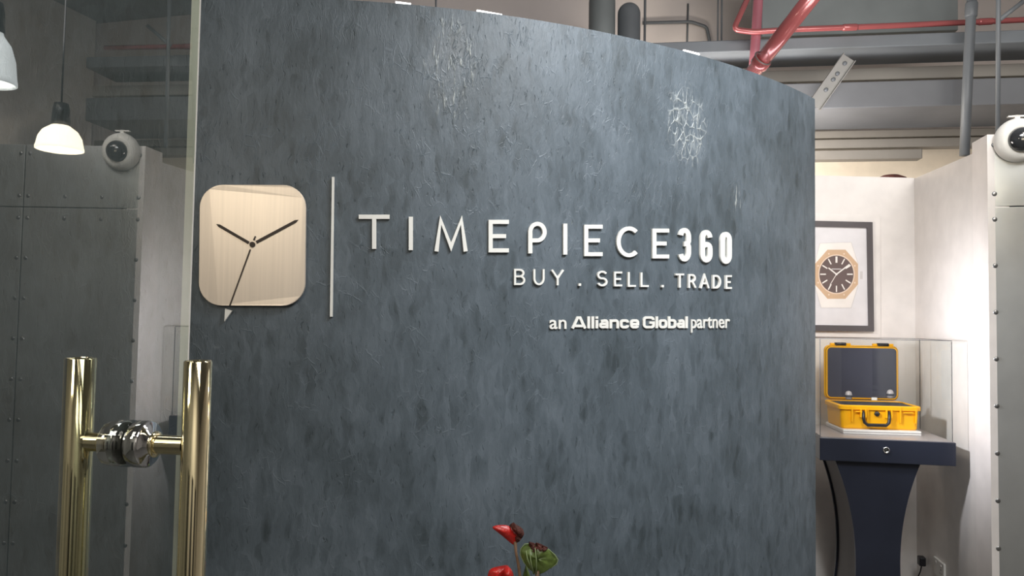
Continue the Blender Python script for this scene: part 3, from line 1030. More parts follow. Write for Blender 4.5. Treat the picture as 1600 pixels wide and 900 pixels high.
for ch, x0, x1 in (('A', 891.2, 915.3), ('l', 916.3, 920.8), ('l', 922.6, 927.2), ('i', 929.0, 933.5), ('a', 934.8, 949.4), ('n', 951.0, 965.8), ('c', 967.2, 981.7), ('e', 983.1, 997.2),
                   ('G', 1003, 1021.7), ('l', 1022.6, 1026.8), ('o', 1027.8, 1041), ('b', 1042.0, 1055.2), ('a', 1056, 1068.2), ('l', 1069.2, 1073.2)):
    mb = MB()
    w = 4.1 if x0 < 1000 else 3.9
    h = w / 2
    top = 494.3 if ch in 'AliGb' else 499.0
    bot = 513.2 - (x0 - 890) * 0.003
    bx0, bx1 = x0 + h, x1 - h
    if ch in 'li':
        bx0 = bx1 = (x0 + x1) / 2
        h_ = 0.0
    else:
        h_ = h
    if ch == 'A':
        bx0, bx1 = x0 + h * 1.1, x1 - h * 1.1
    for st in BOLD[ch]:
        vh = h_
        pl = [(bx0 + (bx1 - bx0) * u, bot - vh * (0.9 if ch != 'A' else 0.0) - (bot - top - 2 * vh * 0.9) * v) if ch != 'A' else (bx0 + (bx1 - bx0) * u, bot - (bot - top - vh) * v) for u, v in st]
        # upright ends run down to the base line
        if ch in 'anb':
            for ei in (0, -1):
                if st[ei][1] == 0 and st[ei][0] in (0, 1) and not (ch == 'b' and len(st) > 3):
                    pl[ei] = (pl[ei][0], bot)
                if st[ei][1] == 1 and ch in 'nb' and len(st) == 2:
                    pl[ei] = (pl[ei][0], top)
        ribbon(mb, pl, w, closed=(ch == 'o'), out1=0.006)
    mb.build('letter', M['letter'], sr3)['label'] = 'bold letter'
word('partner', 1078.2, 1138.7, 512.6, 512.2, 20.5, 0.008, sr3)

# clock emblem
ck = empty('clock_emblem', WP(396, 383), 'rounded square champagne metal clock emblem with dark hands', 'sign')


def rrect(x0, y0, x1, y1, r, n=10, tl=0):
    P = []
    for cx, cy, a in ((x1 - r, y0 + r, -90), (x1 - r, y1 - r, 0), (x0 + r, y1 - r, 90), (x0 + r, y0 + r, 180)):
        P += [(cx + r * math.cos(math.radians(a + 90 * i / n)), cy + r * math.sin(math.radians(a + 90 * i / n))) for i in range(n + 1)]
    return P


def skewq(P):
    """keystone the upright rectangle as the photo shows it"""
    out = []
    for x, y in P:
        k = (y - 290) / 188.0
        out.append((x - 2.0 * k, y + (x - 396) * 0.0035))
    return out


mb = MB()
px_prism(mb, skewq(rrect(315.5, 290, 480, 478, 36)), 0.004, 0.016)
plate = mb.build('plate', M['sign'], ck, bevel=0.0012)
mb = MB()
px_prism(mb, skewq(rrect(325, 300, 470, 468, 30)), 0.0, 0.0045)
mb.build('mount', M['gasket'], ck)


def hand(x0, y0, x1, y1, w, name, tip=True):
    a, b = Vector((x0, y0)), Vector((x1, y1))
    d = (b - a).normalized()
    n = Vector((-d.y, d.x)) * w / 2
    if tip:
        P = [a + n, b - d * w * 1.2 + n, b, b - d * w * 1.2 - n, a - n]
    else:
        P = [a + n, b + n, b - n, a - n]
    m_ = MB()
    px_prism(m_, [tuple(p) for p in P], 0.0158, 0.0168)
    m_.build(name, M['slot'], ck)


hand(391.5, 380.5, 341, 351, 4.6, 'hour_hand')
hand(403, 379.5, 468.3, 344.5, 4.6, 'minute_hand')
hand(393.8, 390.5, 362, 478, 2.0, 'second_hand', False)
hand(399, 376.5, 401.6, 370, 2.0, 'second_hand_tail', False)
mb = MB()
px_prism(mb, [(396.8 + 4.4 * math.cos(a), 383 + 4.4 * math.sin(a)) for a in [2 * PI * i / 24 for i in range(24)]], 0.0158, 0.0170)
mb.build('pivot', M['slot'], ck)
mb = MB()
px_prism(mb, [(353.5, 482.3), (364.3, 485.6), (352.3, 502.3)], 0.0015, 0.010)
mb.build('second_hand_tip', M['letter'], ck)
mb = MB()
px_prism(mb, [(519.3, 277.5), (523.0, 277.3), (520.2, 494.8), (516.2, 494.8)], 0.0015, 0.010)
tag(mb.build('divider_bar', M['letter']), 'thin upright metal bar between the clock emblem and the lettering', 'sign')

# ================================================================== ALCOVE: PICTURE, PEDESTAL, CASE
def flat(poly, Y, th, name, material, parent=None, **kw):
    return MB().prism([pt(x, y, Y) for x, y in poly], (0, th, 0)).build(name, material, parent, **kw)


fy = BY - 0.028
pic = empty('framed_picture', pt(1308, 432, BY), 'dark framed picture of a rose gold wristwatch on the white back wall', 'picture')
flat([(1238, 332), (1375, 336), (1376, 528), (1238, 526)], BY - 0.008, 0.0075, 'backing_board', M['white'], pic)
mbf = MB()
o_ = [(1250, 344.5), (1363.5, 347), (1366, 518), (1250, 516.5)]
i_ = [(1259, 353.5), (1355, 356), (1357.5, 509), (1259, 507.5)]
for k in range(4):
    j = (k + 1) % 4
    mbf.prism([pt(*o_[k], fy), pt(*o_[j], fy), pt(*i_[j], fy), pt(*i_[k], fy)], (0, 0.018, 0))
mbf.build('frame', M['frame'], pic)
flat(i_, BY - 0.018, 0.008, 'print', M['paper'], pic)
lay = BY - 0.018


def disc_px(cx, cy, rx, ry, n=40, a0=0):
    return [(cx + rx * math.cos(2 * PI * i / n + a0), cy + ry * math.sin(2 * PI * i / n + a0)) for i in range(n)]


CXp, CYp = 1307, 428.5
flat([(1281, 380), (1330, 378.5), (1341, 412), (1340, 446), (1330, 481), (1283, 481), (1272, 446), (1272, 412)], lay - 0.0006, 0.0006, 'watch_bracelet', M['print_white'], pic)
for a, b in (((1281, 380), (1330, 378.5)), ((1330, 378.5), (1341, 412)), ((1330, 481), (1341, 446)), ((1283, 481), (1330, 481)), ((1281, 380), (1273, 412)), ((1283, 481), (1273, 446))):
    A_, B_ = Vector(a), Vector(b)
    n_ = (B_ - A_).normalized()
    n_ = Vector((-n_.y, n_.x)) * 0.35
    flat([tuple(A_ + n_), tuple(B_ + n_), tuple(B_ - n_), tuple(A_ - n_)], lay - 0.0009, 0.0006, 'bracelet_outline', M['print_line'], pic)
oct_ = [(CXp + 36.5 * math.cos(math.radians(22.5 + 45 * i)), CYp + 41.5 * math.sin(math.radians(22.5 + 45 * i))) for i in range(8)]
flat(oct_, lay - 0.0013, 0.0008, 'watch_bezel', M['print_gold'], pic)
flat([(1344, 424), (1348, 424), (1348, 436), (1344, 436)], lay - 0.0012, 0.0008, 'watch_crown', M['print_line'], pic)
flat(disc_px(CXp, CYp, 28.5, 31.0), lay - 0.0017, 0.0006, 'watch_rim', M['print_gold_light'], pic)
flat(disc_px(CXp, CYp, 26.8, 29.2), lay - 0.0021, 0.0006, 'watch_dial', M['print_dial'], pic)
for k in range(12):
    a = math.radians(30 * k - 90)
    c, s = math.cos(a), math.sin(a)
    w = 1.5 if k == 0 else 0.9
    r0, r1 = (16.5, 25.5)
    pl = [(CXp + c * r0 - s * w, CYp + (s * r0 + c * w) * 1.09), (CXp + c * r1 - s * w, CYp + (s * r1 + c * w) * 1.09),
          (CXp + c * r1 + s * w, CYp + (s * r1 - c * w) * 1.09), (CXp + c * r0 + s * w, CYp + (s * r0 - c * w) * 1.09)]
    MB().prism([pt(x, y, lay - 0.0025) for x, y in pl], (0, 0.0005, 0)).build('hour_marker', M['print_white'], pic)
hx = MB()
for (x1, y1, w) in ((1294.5, 418.5, 1.0), (1327.5, 413, 1.0), (1297, 445, 0.45)):
    d = Vector((x1 - CXp, y1 - CYp)).normalized()
    n_ = Vector((-d.y, d.x)) * w
    c = Vector((CXp, CYp))
    e2 = Vector((x1, y1))
    hx.prism([pt(*(c + n_), lay - 0.0029), pt(*(e2 + n_), lay - 0.0029), pt(*(e2 - n_), lay - 0.0029), pt(*(c - n_), lay - 0.0029)], (0, 0.0005, 0))
hx.prism([pt(x, y, lay - 0.003) for x, y in disc_px(CXp, CYp, 1.8, 1.8, 14)], (0, 0.0005, 0))
hx.build('watch_hands', M['print_white'], pic)
for k in range(8):
    a = math.radians(45 * k + 22.5)
    flat(disc_px(CXp + 31.0 * math.cos(a), CYp + 34.5 * math.sin(a), 1.4, 1.5, 6), lay - 0.0017, 0.0005, 'bezel_screw', M['print_gold_light'], pic)
flat([(1299.5, 419.6), (1314.5, 419.8), (1314.5, 421.2), (1299.5, 421.0)], lay - 0.0024, 0.0004, 'dial_caption', M['print_line'], pic)

# pedestal table
FLp, FRp = pt(1281, 684, 3.86), pt(1494, 691.5, 3.745)
ex = Vector((FRp.x - FLp.x, FRp.y - FLp.y, 0))
TW = ex.length
ex.normalize()
ey = Vector((-ex.y, ex.x, 0))
TZ = (FLp.z + FRp.z) / 2
TD = 0.49
TB = 0.113
rz = math.atan2(ex.y, ex.x)
org = Vector((FLp.x, FLp.y, 0))
ped = empty('display_pedestal', org, 'dark navy display pedestal with waisted base and square top box', 'pedestal', rz=rz)
MB().box((TW / 2, TD / 2, TZ - TB / 2), (TW, TD, TB)).build('top_box', M['navy'], ped, local=True, bevel=0.003)
MB().box((TW / 2, TD / 2, TZ + 0.001), (TW - 0.02, TD - 0.02, 0.004)).build('deck', M['tabletop'], ped, local=True)
lk = (1386 - 1281) / (1494 - 1281) * TW
lz = pt(1386, 703.5, 3.80).z
lock = MB().lathe([(0.0, 0.0), (0.0165, 0.0), (0.0165, 0.004), (0.014, 0.007), (0.0115, 0.007), (0.011, 0.004), (0.0, 0.004)], (lk, 0, lz), (0, -1, 0), 28).build('lock', M['chrome'], ped, local=True)
MB().box((lk, -0.0045, lz), (0.003, 0.002, 0.010)).lathe([(0.0, 0.004), (0.006, 0.004), (0.006, 0.0055), (0, 0.0055)], (lk, 0, lz), (0, -1, 0), 16).build('keyhole', M['gasket'], lock, local=True)
cxl = (1375 - 1281) / 213 * TW
ZB = TZ - TB
ZW = CAM.z - (880 - 508.5) / F * 3.81            # waist height
hw_top, hw_mid = 67.5 / 213 * TW, 35.0 / 213 * TW


def hwid(z):
    if z >= ZW:
        t = (z - ZW) / (ZB - ZW)
    else:
        t = (ZW - z) / (ZB - ZW)
    return hw_mid + (hw_top - hw_mid) * t ** 2.1


zs = [0.02 + (ZB - 0.02) * i / 40 for i in range(41)]
for (yy, lab) in ((0.03, None), (TD - 0.05, None)):
    g = MB()
    rings = [[Vector((cxl - hwid(z), yy, z)), Vector((cxl + hwid(z), yy, z)), Vector((cxl + hwid(z), yy + 0.02, z)), Vector((cxl - hwid(z), yy + 0.02, z))] for z in zs]
    g.loft(rings, smooth=False)
    g.build('waisted_panel', M['navy'], ped, local=True)
for sgn in (-1, 1):
    g = MB()
    rings = []
    for z in zs:
        x = cxl + sgn * (hwid(z) - 0.012)
        x2 = x - sgn * 0.012
        rings.append([Vector((x, 0.05, z)), Vector((x, TD - 0.05, z)), Vector((x2, TD - 0.05, z)), Vector((x2, 0.05, z))])
    g.loft(rings, smooth=False)
    g.build('curved_side', M['navy_side'], ped, local=True)
MB().box((cxl, TD / 2, 0.012), (hw_top * 2.3, TD, 0.024)).build('plinth', M['navy'], ped, local=True, bevel=0.002)

# glass cover
GH = pt(1386, 532, 3.80).z - TZ - 0.003
gx0, gx1, gy0, gy1 = 0.004, TW - 0.012, 0.012, TD - 0.015
gc = empty('glass_cover', org + Vector((0, 0, TZ + 0.0031)), 'clear glass box cover standing on the navy pedestal', 'glass cover', rz=rz)
gt = 0.004
for nm, c, s_ in (('pane', ((gx0 + gx1) / 2, gy0 + gt / 2, GH / 2), (gx1 - gx0, gt, GH)), ('pane', ((gx0 + gx1) / 2, gy1 - gt / 2, GH / 2), (gx1 - gx0, gt, GH)),
                  ('pane', (gx0 + gt / 2, (gy0 + gy1) / 2, GH / 2), (gt, gy1 - gy0 - 2 * gt, GH)), ('pane', (gx1 - gt / 2, (gy0 + gy1) / 2, GH / 2), (gt, gy1 - gy0 - 2 * gt, GH)),
                  ('top_pane', ((gx0 + gx1) / 2, (gy0 + gy1) / 2, GH + gt / 2), (gx1 - gx0, gy1 - gy0, gt))):
    MB().box(c, s_).build(nm, M['case_glass'], gc, local=True)
ge = MB()
for y in (gy0, gy1):
    ge.box(((gx0 + gx1) / 2, y, GH + gt), (gx1 - gx0, 0.003, 0.003))
    for x in (gx0, gx1):
        ge.box((x, y, GH / 2), (0.0028, 0.0028, GH))
for x in (gx0, gx1):
    ge.box((x, (gy0 + gy1) / 2, GH + gt), (0.003, gy1 - gy0, 0.003))
ge.build('glued_edges', M['case_edge'], gc, local=True)

# white slab and yellow case
cf = pt(1314, 665, 4.01)                          # front left foot of the case
cg = pt(1438, 667, 3.965)
CWd = (Vector((cg.x, cg.y, 0)) - Vector((cf.x, cf.y, 0))).length
CD = 0.27
cz = TZ + 0.0035
sl = empty('display_slab', Vector((cf.x, cf.y, cz)), 'flat white slab under the yellow case', 'slab', rz=rz * 0.6)
MB().box((CWd / 2, CD / 2 - 0.01, 0.011), (CWd * 0.98, CD + 0.03, 0.022)).build('slab', M['slab'], sl, local=True, bevel=0.002)
MB().box((CWd / 2, CD / 2 - 0.01, 0.0115), (CWd * 0.99, CD + 0.034, 0.002)).build('seam', M['tabletop'], sl, local=True)
cs = empty('hard_case', Vector((cf.x, cf.y, cz + 0.0225)), 'open bright yellow hard plastic case with black handle inside the glass box', 'case', rz=rz * 0.6)
CH = 0.122


def rr3(x0, x1, y0, y1, r, z, n=6):
    P = []
    for cx, cy, a in ((x1 - r, y0 + r, -90), (x1 - r, y1 - r, 0), (x0 + r, y1 - r, 90), (x0 + r, y0 + r, 180)):
        P += [Vector((cx + r * math.cos(math.radians(a + 90 * i / n)), cy + r * math.sin(math.radians(a + 90 * i / n)), z)) for i in range(n + 1)]
    return P


g = MB()
g.loft([rr3(0.010, CWd - 0.010, 0.010, CD - 0.010, 0.022, 0.0), rr3(0.006, CWd - 0.006, 0.006, CD - 0.006, 0.024, 0.006), rr3(0.001, CWd - 0.001, 0.001, CD - 0.001, 0.026, CH * 0.80),
        rr3(-0.009, CWd + 0.009, -0.009, CD + 0.006, 0.032, CH * 0.82), rr3(-0.010, CWd + 0.010, -0.010, CD + 0.006, 0.034, CH * 0.97), rr3(-0.006, CWd + 0.006, -0.006, CD + 0.003, 0.032, CH),
        rr3(0.008, CWd - 0.008, 0.008, CD - 0.008, 0.022, CH), rr3(0.010, CWd - 0.010, 0.010, CD - 0.010, 0.022, CH - 0.02)], smooth=False)
g.build('base_shell', M['yellow'], cs, local=True)
g = MB()
g.loft([rr3(0.011, CWd - 0.011, 0.011, CD - 0.011, 0.02, CH - 0.022), rr3(0.011, CWd - 0.011, 0.011, CD - 0.011, 0.02, CH - 0.004)], smooth=False)
g.build('foam_insert', M['foam'], cs, local=True)
# raised latch seats on the front
for u in (0.235, 0.845):
    c = CWd * u
    g = MB()
    for s2 in (-1, 1):
        x = c + s2 * CWd * 0.115 / 1.0 * 0.85
        g.prism([Vector((x - 0.004, -0.013, CH * 0.96)), Vector((x + 0.004, -0.013, CH * 0.96)), Vector((x + 0.003, -0.008, CH * 0.30)), Vector((x - 0.003, -0.008, CH * 0.30))], (0, 0.010, 0))
    g.box((c, -0.010, CH * 0.74), (CWd * 0.12, 0.010, 0.006))
    g.build('latch_seat', M['yellow'], cs, local=True, bevel=0.001)
# handle
hx0, hx1 = CWd * 0.275, CWd * 0.60
g = MB()
hp = [Vector((hx0, -0.012, CH * 0.78)), Vector((hx0, -0.016, CH * 0.45)), Vector((hx0 + 0.004, -0.019, CH * 0.30)), Vector((hx0 + 0.018, -0.021, CH * 0.20)),
      Vector((hx1 - 0.018, -0.021, CH * 0.20)), Vector((hx1 - 0.004, -0.019, CH * 0.30)), Vector((hx1, -0.016, CH * 0.45)), Vector((hx1, -0.012, CH * 0.78))]
g.tube(hp, [0.006, 0.008, 0.0085, 0.0088, 0.0088, 0.0085, 0.008, 0.006], 12)
g.build('carry_handle', M['black'], cs, local=True)
g = MB()
for x in (hx0 - 0.012, hx0 + 0.012, hx1 - 0.012, hx1 + 0.012):
    g.box((x, -0.008, CH * 0.68), (0.006, 0.022, CH * 0.36))
g.build('handle_bracket', M['yellow'], cs, local=True, bevel=0.001)
MB().lathe([(0.0, 0.010), (0.011, 0.010), (0.0125, 0.007), (0.0125, -0.001)], (CWd * 0.455, -0.001, CH * 0.66), (0, -1, 0), 20).build('pressure_valve', M['black'], cs, local=True)
# lid, standing open at the back
LH = pt(1347, 540, 4.26).z - (cz + 0.0225 + CH)
lidx0, lidx1 = 0.0, CWd + 0.0
tilt = math.radians(-4)
lb = MB()


def rrl(x0, x1, z0, z1, r, y, n=6):
    P = []
    for cx, cz_, a in ((x1 - r, z0 + r, -90), (x1 - r, z1 - r, 0), (x0 + r, z1 - r, 90), (x0 + r, z0 + r, 180)):
        P += [Vector((cx + r * math.cos(math.radians(a + 90 * i / n)), y, cz_ + r * math.sin(math.radians(a + 90 * i / n)))) for i in range(n + 1)]
    return P


ly = CD + 0.012
rings = [rrl(lidx0 + 0.012, lidx1 - 0.012, CH + 0.002 + 0.012, CH + LH - 0.012, 0.022, ly + 0.012),
         rrl(lidx0 + 0.010, lidx1 - 0.010, CH + 0.002 + 0.010, CH + LH - 0.010, 0.024, ly),
         rrl(lidx0 + 0.004, lidx1 - 0.004, CH + 0.002 + 0.004, CH + LH - 0.004, 0.028, ly - 0.002),
         rrl(lidx0 - 0.001, lidx1 + 0.001, CH + 0.002, CH + LH, 0.030, ly + 0.004),
         rrl(lidx0 - 0.001, lidx1 + 0.001, CH + 0.002, CH + LH, 0.030, ly + 0.020),
         rrl(lidx0 + 0.008, lidx1 - 0.008, CH + 0.010, CH + LH - 0.008, 0.026, ly + 0.022),
         rrl(lidx0 + 0.012, lidx1 - 0.012, CH + 0.014, CH + LH - 0.012, 0.024, ly + 0.055)]
lb.loft(rings, smooth=False)
lid = lb.build('lid', M['yellow'], cs, local=True)
MB().loft([rrl(lidx0 + 0.0045, lidx1 - 0.0045, CH + 0.0065, CH + LH - 0.0045, 0.027, ly - 0.0035), rrl(lidx0 + 0.0045, lidx1 - 0.0045, CH + 0.0065, CH + LH - 0.0045, 0.027, ly - 0.001)], smooth=False).build('seal_ring', M['gasket'], lid, local=True)
MB().loft([rrl(lidx0 + 0.0065, lidx1 - 0.0065, CH + 0.0085, CH + LH - 0.0065, 0.026, ly - 0.0055), rrl(lidx0 + 0.0065, lidx1 - 0.0065, CH + 0.0085, CH + LH - 0.0065, 0.026, ly - 0.001)], smooth=False).build('inner_rim', M['yellow'], lid, local=True)
MB().loft([rrl(lidx0 + 0.013, lidx1 - 0.013, CH + 0.015, CH + LH - 0.013, 0.020, ly - 0.0075), rrl(lidx0 + 0.013, lidx1 - 0.013, CH + 0.015, CH + LH - 0.013, 0.020, ly - 0.002)], smooth=False).build('lid_lining', M['lining'], lid, local=True)
for u in (0.22, 0.80):
    x = CWd * u
    MB().box((x, ly + 0.012, CH + LH + 0.006), (0.058, 0.026, 0.018)).box((x, ly - 0.002, CH + LH + 0.007), (0.040, 0.008, 0.010)).build('latch', M['black'], lid, local=True, bevel=0.003)
    MB().box((x - 0.043, ly + 0.012, CH + LH + 0.006), (0.024, 0.018, 0.012)).box((x + 0.043, ly + 0.012, CH + LH + 0.006), (0.024, 0.018, 0.012)).build('latch_wing', M['yellow'], lid, local=True, bevel=0.003)
MB().box((CWd * 0.66, CD - 0.001, CH + 0.010), (0.030, 0.006, 0.016)).build('hinge_plate', M['housing'], lid, local=True, bevel=0.002)


def wristwatch(loc, label, r, tiltx, face):
    w = empty('wristwatch', loc, label, 'watch')
    MB().lathe([(0.0, -0.004), (r * 0.92, -0.004), (r, -0.001), (r, 0.004), (r * 0.86, 0.0065), (r * 0.80, 0.005), (0, 0.005)], (0, 0, 0), face, 28).build('watch_case', M['chrome'], w, local=True)
    MB().lathe([(0.0, 0.0052), (r * 0.78, 0.0052), (r * 0.78, 0.0056), (0, 0.0056)], (0, 0, 0), face, 24).build('dial', M['black'], w, local=True)
    fv = Vector(face).normalized()
    sx = Vector((1, 0, 0))
    up = fv.cross(sx) * -1
    b = MB()
    for s2 in (-1, 1):
        P = []
        for i in range(8):
            a = i / 7 * 1.9
            P.append(up * (s2 * (r * 0.9 + r * 1.0 * math.sin(a))) - fv * (r * 1.3 * (1 - math.cos(a))) * 0.9)
        b.tube(P, [r * 0.42] * 8, 8)
    b.build('strap', M['chrome'], w, local=True)
    return w


for (x, y, Y, r, lab) in ((1391, 616, 4.10, 0.021, 'silver wristwatch standing at the right inside the yellow case'),
                          (1326, 618, 4.08, 0.016, 'rounded grey watch holder at the left inside the yellow case')):
    p = pt(x, y, Y)
    if r == 0.020:
        w = wristwatch(p, lab, r, 0, (-0.3, -1, 0.55))
        MB().lathe([(0.0, -0.022), (0.018, -0.022), (0.020, -0.010), (0.016, 0.0)], (0.004, 0.024, -0.012), (0, 0, 1), 18).build('cushion', M['foam'], w, local=True)
    else:
        w = empty('watch_holder', p - Vector((0, 0, 0.022)), lab, 'watch holder')
        MB().lathe([(0.0, 0.0), (0.012, 0.0), (0.017, 0.010), (0.018, 0.026), (0.014, 0.040), (0.006, 0.046), (0.0, 0.047)], (0, 0, 0), (0, 0, 1), 24).build('cushion', M['tabletop'], w, local=True)
        MB().lathe([(0.0185, 0.014), (0.0195, 0.016), (0.0195, 0.024), (0.0185, 0.026)], (0, 0, 0), (0, 0, 1), 24).build('band', M['foam'], w, local=True)

# socket with plug on the side wall
so = hit(1470, 885, A, B)
sk = empty('wall_socket', so, 'white double wall socket low on the white side wall', 'socket')
ctr = so - outn * 0.006 + Vector((0, 0, -0.012))
AX = (side, outn, UP)
MB().box(ctr, (0.150, 0.012, 0.088), AX).build('face_plate', M['housing'], sk, bevel=0.003)
for s2 in (-1, 1):
    c = ctr + side * (s2 * 0.036)
    MB().box(c - outn * 0.0065 + UP * 0.026, (0.016, 0.004, 0.010), AX).build('switch', M['post'], sk, bevel=0.001)
for s2 in (-1,):
    c = ctr + side * (s2 * 0.036)
    MB().box(c - outn * 0.0062 + UP * 0.004, (0.004, 0.002, 0.008), AX).box(c - outn * 0.0062 - UP * 0.016 + side * 0.011, (0.007, 0.002, 0.003), AX).box(c - outn * 0.0062 - UP * 0.016 - side * 0.011, (0.007, 0.002, 0.003), AX).build('pin_holes', M['gasket'], sk)
pc = hit(1449, 877, A, B) - outn * 0.030
pg = empty('power_plug', pc, 'black power plug with cable in the white wall socket', 'plug')
MB().box(pc, (0.048, 0.034, 0.050), AX).build('plug_body', M['black'], pg, bevel=0.006)
p1_ = pc - UP * 0.024
MB().tube([p1_, p1_ - UP * 0.04 - side * -0.02, p1_ - UP * 0.12 + side * 0.05 - outn * 0.02, p1_ - UP * 0.25 + side * 0.11 - outn * 0.02, Vector((p1_.x, p1_.y, 0.01)) + side * 0.15 - outn * 0.02], 0.0035, 10).build('cable', M['black'], pg)

# ================================================================== PENDANT LAMPS (seen mirrored in the door)
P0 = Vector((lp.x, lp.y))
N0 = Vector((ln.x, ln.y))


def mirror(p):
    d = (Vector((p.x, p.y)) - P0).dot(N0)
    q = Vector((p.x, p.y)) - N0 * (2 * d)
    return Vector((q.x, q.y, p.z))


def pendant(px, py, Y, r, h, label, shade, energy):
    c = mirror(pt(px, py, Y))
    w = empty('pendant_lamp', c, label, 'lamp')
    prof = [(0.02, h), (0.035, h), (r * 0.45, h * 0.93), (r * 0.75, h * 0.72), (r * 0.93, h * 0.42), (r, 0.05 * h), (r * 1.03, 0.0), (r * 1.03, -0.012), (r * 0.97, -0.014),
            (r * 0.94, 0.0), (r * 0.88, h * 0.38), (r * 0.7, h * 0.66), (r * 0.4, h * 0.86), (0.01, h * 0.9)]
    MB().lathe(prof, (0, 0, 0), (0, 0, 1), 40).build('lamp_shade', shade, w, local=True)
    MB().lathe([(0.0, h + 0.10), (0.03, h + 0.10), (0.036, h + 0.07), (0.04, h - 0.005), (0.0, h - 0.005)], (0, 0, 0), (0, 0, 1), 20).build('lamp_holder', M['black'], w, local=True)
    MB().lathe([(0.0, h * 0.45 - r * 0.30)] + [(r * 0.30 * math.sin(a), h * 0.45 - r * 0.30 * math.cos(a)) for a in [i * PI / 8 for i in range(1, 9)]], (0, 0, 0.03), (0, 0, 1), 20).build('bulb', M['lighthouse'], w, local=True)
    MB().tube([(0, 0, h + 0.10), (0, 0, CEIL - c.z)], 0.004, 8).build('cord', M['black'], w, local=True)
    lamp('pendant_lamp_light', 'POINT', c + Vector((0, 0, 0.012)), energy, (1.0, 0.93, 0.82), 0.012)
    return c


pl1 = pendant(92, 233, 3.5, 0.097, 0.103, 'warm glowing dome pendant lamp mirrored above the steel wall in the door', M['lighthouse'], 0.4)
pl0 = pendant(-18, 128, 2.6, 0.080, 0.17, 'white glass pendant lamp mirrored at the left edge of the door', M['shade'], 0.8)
print('PENDANTS', pl1, pl0)

# ================================================================== ANTHURIUM
AY = 1.52


def leaf_mesh(base, tip, side_v, width, cup=0.25, bend=0.1, lobes=0.12, ruff=0.0, nu=16, nv=10):
    base, tip = Vector(base), Vector(tip)
    ax = tip - base
    L = ax.length
    ax.normalize()
    sv = Vector(side_v)
    sv = (sv - ax * sv.dot(ax)).normalized()
    nn = ax.cross(sv)
    vs, fs = [], []
    for i in range(nu + 1):
        u = i / nu
        w = width * (math.sin(PI * min(1, (u * 0.92 + 0.08)) ** 0.62)) if u < 1 else 0.0
        w = max(w, 0.0004)
        for j in range(nv + 1):
            v = -1 + 2 * j / nv
            uu = u - lobes * abs(v) ** 1.5 * (1 - u) ** 2 * 1.4
            rf = ruff * math.sin(9 * v + 7 * u) * abs(v)
            vs.append(base + ax * (L * uu) + sv * (w * v) + nn * (cup * width * v * v + bend * L * math.sin(PI * u) + rf))
    for i in range(nu):
        for j in range(nv):
            a = i * (nv + 1) + j
            fs.append((a, a + 1, a + nv + 2, a + nv + 1))
    m_ = MB()
    m_.add(vs, fs, True)
    return m_


def apx(x, y, dy=0.0):
    return pt(x, y, AY + dy)


potc = Vector((apx(822, 1000).x, AY + 0.02, 0.78))
an = empty('anthurium', (potc.x, potc.y, 0.66), 'anthurium plant with one upper red spathe, a green one and wilted brown tips', 'plant')
# upper red flower
def petal(out, c0, cup, tw=0.0, wav=0.0):
    """curved sheet with the given pixel outline, bulging by cup towards the viewer"""
    c0 = Vector(c0)
    P, n = [], len(out)
    for r_i in range(7):
        f = r_i / 6
        for i, (x, y) in enumerate(out):
            q = c0.lerp(Vector((x, y)), f)
            P.append(apx(q.x, q.y, -cup * (1 - f * f) + tw * (x - c0.x) * f + wav * math.sin(i * 1.7) * f))
    m_ = MB()
    m_.add(P, [(r_i * n + j, r_i * n + (j + 1) % n, (r_i + 1) * n + (j + 1) % n, (r_i + 1) * n + j) for r_i in range(6) for j in range(n)], True)
    return m_


petal([(767.5, 823.5), (774, 820.5), (785, 819.8), (796, 820.5), (802, 827), (808, 835), (811, 841), (809, 848), (804, 853.5), (797, 848), (788, 840), (778, 832), (771, 827)],
      (795, 834), 0.010, 0.0004).build('red_spathe', M['spathe'], an, solid=0.0012, sub=1)
petal([(796, 821), (800, 818), (803, 816.5), (806, 820), (812, 823), (817, 828), (818.5, 834), (816, 840), (812, 841), (807, 834), (801, 827)], (808, 829), 0.012, 0.0, 0.003).build('withered_edge', M['wither'], an, solid=0.002)
petal([(804, 839), (810, 836), (815, 841), (811, 846), (807, 848)], (809, 842), 0.008, 0.0, 0.002).build('withered_edge', M['wither'], an, solid=0.0015)
MB().tube([apx(805, 846), apx(806, 862), apx(810, 882), apx(813, 905), apx(817, 960), potc + Vector((-0.01, 0, -0.03))], [0.0035, 0.0026, 0.0028, 0.003, 0.0035, 0.004], 10).build('stem', M['stem'], an)
# green flower, seen from behind
gb = MB()
out = [(838, 899), (828, 891), (818, 878), (812.5, 866), (814, 857), (820, 850), (832, 849), (846, 852), (858, 859), (867, 867), (872, 874.5), (870, 881), (860, 888), (850, 896)]
ctr2 = Vector((840, 873))
vs = []
rings_n = 6
for r_i in range(rings_n + 1):
    f = r_i / rings_n
    for (x, y) in out:
        q = ctr2.lerp(Vector((x, y)), f)
        vs.append(apx(q.x, q.y, -0.012 * (1 - f * f) + 0.004 * math.sin(x * 0.4)))
n_ = len(out)
fs = [(r_i * n_ + j, r_i * n_ + (j + 1) % n_, (r_i + 1) * n_ + (j + 1) % n_, (r_i + 1) * n_ + j) for r_i in range(rings_n) for j in range(n_)]
gb.add(vs, fs, True)
gs = gb.build('green_spathe', M['green'], an, solid=0.0012, sub=1)
MB().tube([apx(x, y, -0.001) for x, y in out[1:7]], 0.0009, 8).tube([apx(x, y, -0.001) for x, y in out[7:13]], 0.0009, 8).build('spathe_rim', M['green_edge'], gs)
for (a, b, c) in (((828, 858), (829, 875), (834, 897)), ((836, 856), (838, 874), (838, 897)), ((822, 860), (824, 873), (832, 892))):
    MB().tube([apx(*a, -0.013), apx(*b, -0.0165), apx(*c, -0.006)], [0.0006, 0.0013, 0.0016], 8).build('vein', M['green_edge'], gs)
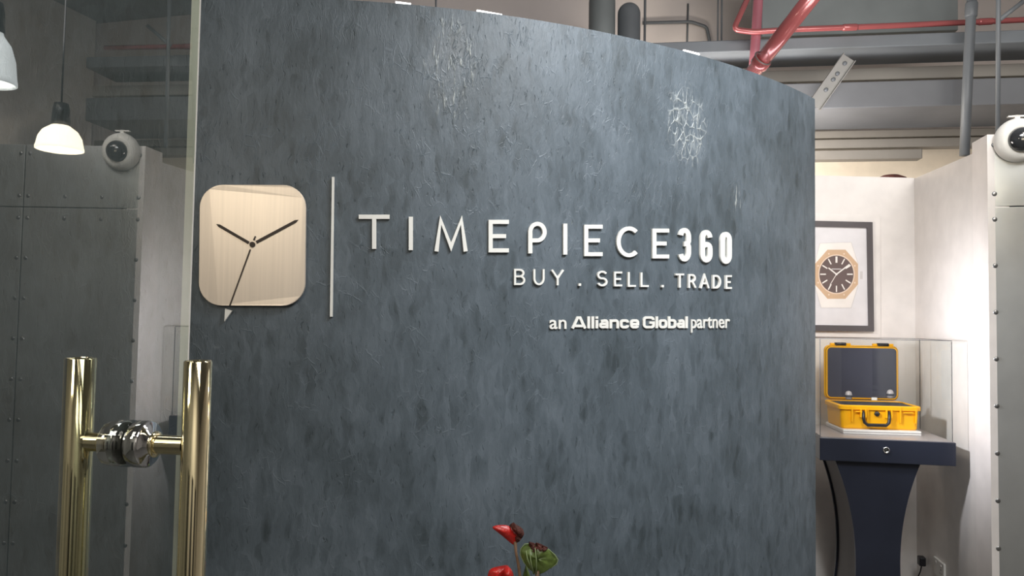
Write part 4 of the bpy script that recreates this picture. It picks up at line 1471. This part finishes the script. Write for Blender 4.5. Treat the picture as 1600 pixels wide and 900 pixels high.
for (a, b, w) in (((838, 860), (827, 847), 0.008), ((846, 860), (838, 848), 0.008), ((852, 860), (848, 852), 0.007)):
    leaf_mesh(apx(*a, -0.013), apx(*b, -0.010), (1, 0, -0.2), w, cup=0.8, bend=0.3, lobes=0, ruff=0.003).build('withered_edge', M['wither'], an, solid=0.0015)
MB().tube([apx(839, 892, -0.004), apx(841, 915), apx(834, 960), potc + Vector((0.012, 0, -0.03))], [0.0045, 0.0038, 0.004, 0.0045], 10).build('stem', M['stem'], an)
# lower red flower
petal([(761, 906), (762, 896), (765, 889), (772, 886), (781, 884), (790, 882.5), (795, 883), (797, 888), (792, 897), (786, 910), (776, 924), (767, 920)],
      (777, 898), 0.012, 0.0003, 0.0015).build('red_spathe', M['spathe'], an, solid=0.0012, sub=1)
petal([(784, 886), (789, 883), (796, 885), (801, 892), (804, 902), (799, 916), (790, 924), (786, 915), (782, 900)], (793, 900), 0.016, -0.0002, 0.002).build('red_spathe', M['spathe'], an, solid=0.0012, sub=1)
MB().tube([apx(795, 912), apx(800, 940), apx(806, 970), potc + Vector((-0.02, 0.01, -0.03))], 0.0035, 10).build('stem', M['stem'], an)
leaf_mesh(apx(826, 985, 0.01), apx(822, 884, 0.02), (1, 0, 0), 0.022, cup=0.3, bend=0.1).build('leaf', M['green'], an, solid=0.001)
leaf_mesh(potc, potc + Vector((0.16, -0.05, 0.05)), (0, 1, 0.3), 0.05, cup=0.3, bend=0.1).build('leaf', M['green'], an, solid=0.001)
leaf_mesh(potc, potc + Vector((-0.15, 0.03, 0.06)), (0, 1, 0.3), 0.05, cup=0.3, bend=0.1).build('leaf', M['green'], an, solid=0.001)
MB().lathe([(0.0, 0.585), (0.055, 0.585), (0.075, 0.62), (0.082, 0.70), (0.080, 0.76), (0.074, 0.76), (0.072, 0.745), (0.0, 0.745)], (potc.x, potc.y, 0), (0, 0, 1), 36).build('pot', M['pot'], an)
MB().lathe([(0.0, 0.752), (0.05, 0.751), (0.0735, 0.747)], (potc.x, potc.y, 0), (0, 0, 1), 30).build('soil', M['soil'], an)
st = empty('plant_stand', (potc.x, potc.y, 0), 'dark round stand carrying the anthurium pot', 'stand')
MB().lathe([(0.0, 0.56), (0.17, 0.56), (0.175, 0.565), (0.175, 0.58), (0.17, 0.584), (0.0, 0.584)], (potc.x, potc.y, 0), (0, 0, 1), 40).build('top', M['wood'], st)
MB().lathe([(0.15, 0.0), (0.15, 0.015), (0.03, 0.03), (0.022, 0.06), (0.022, 0.54), (0.06, 0.56)], (potc.x, potc.y, 0), (0, 0, 1), 32).build('column', M['wood'], st)
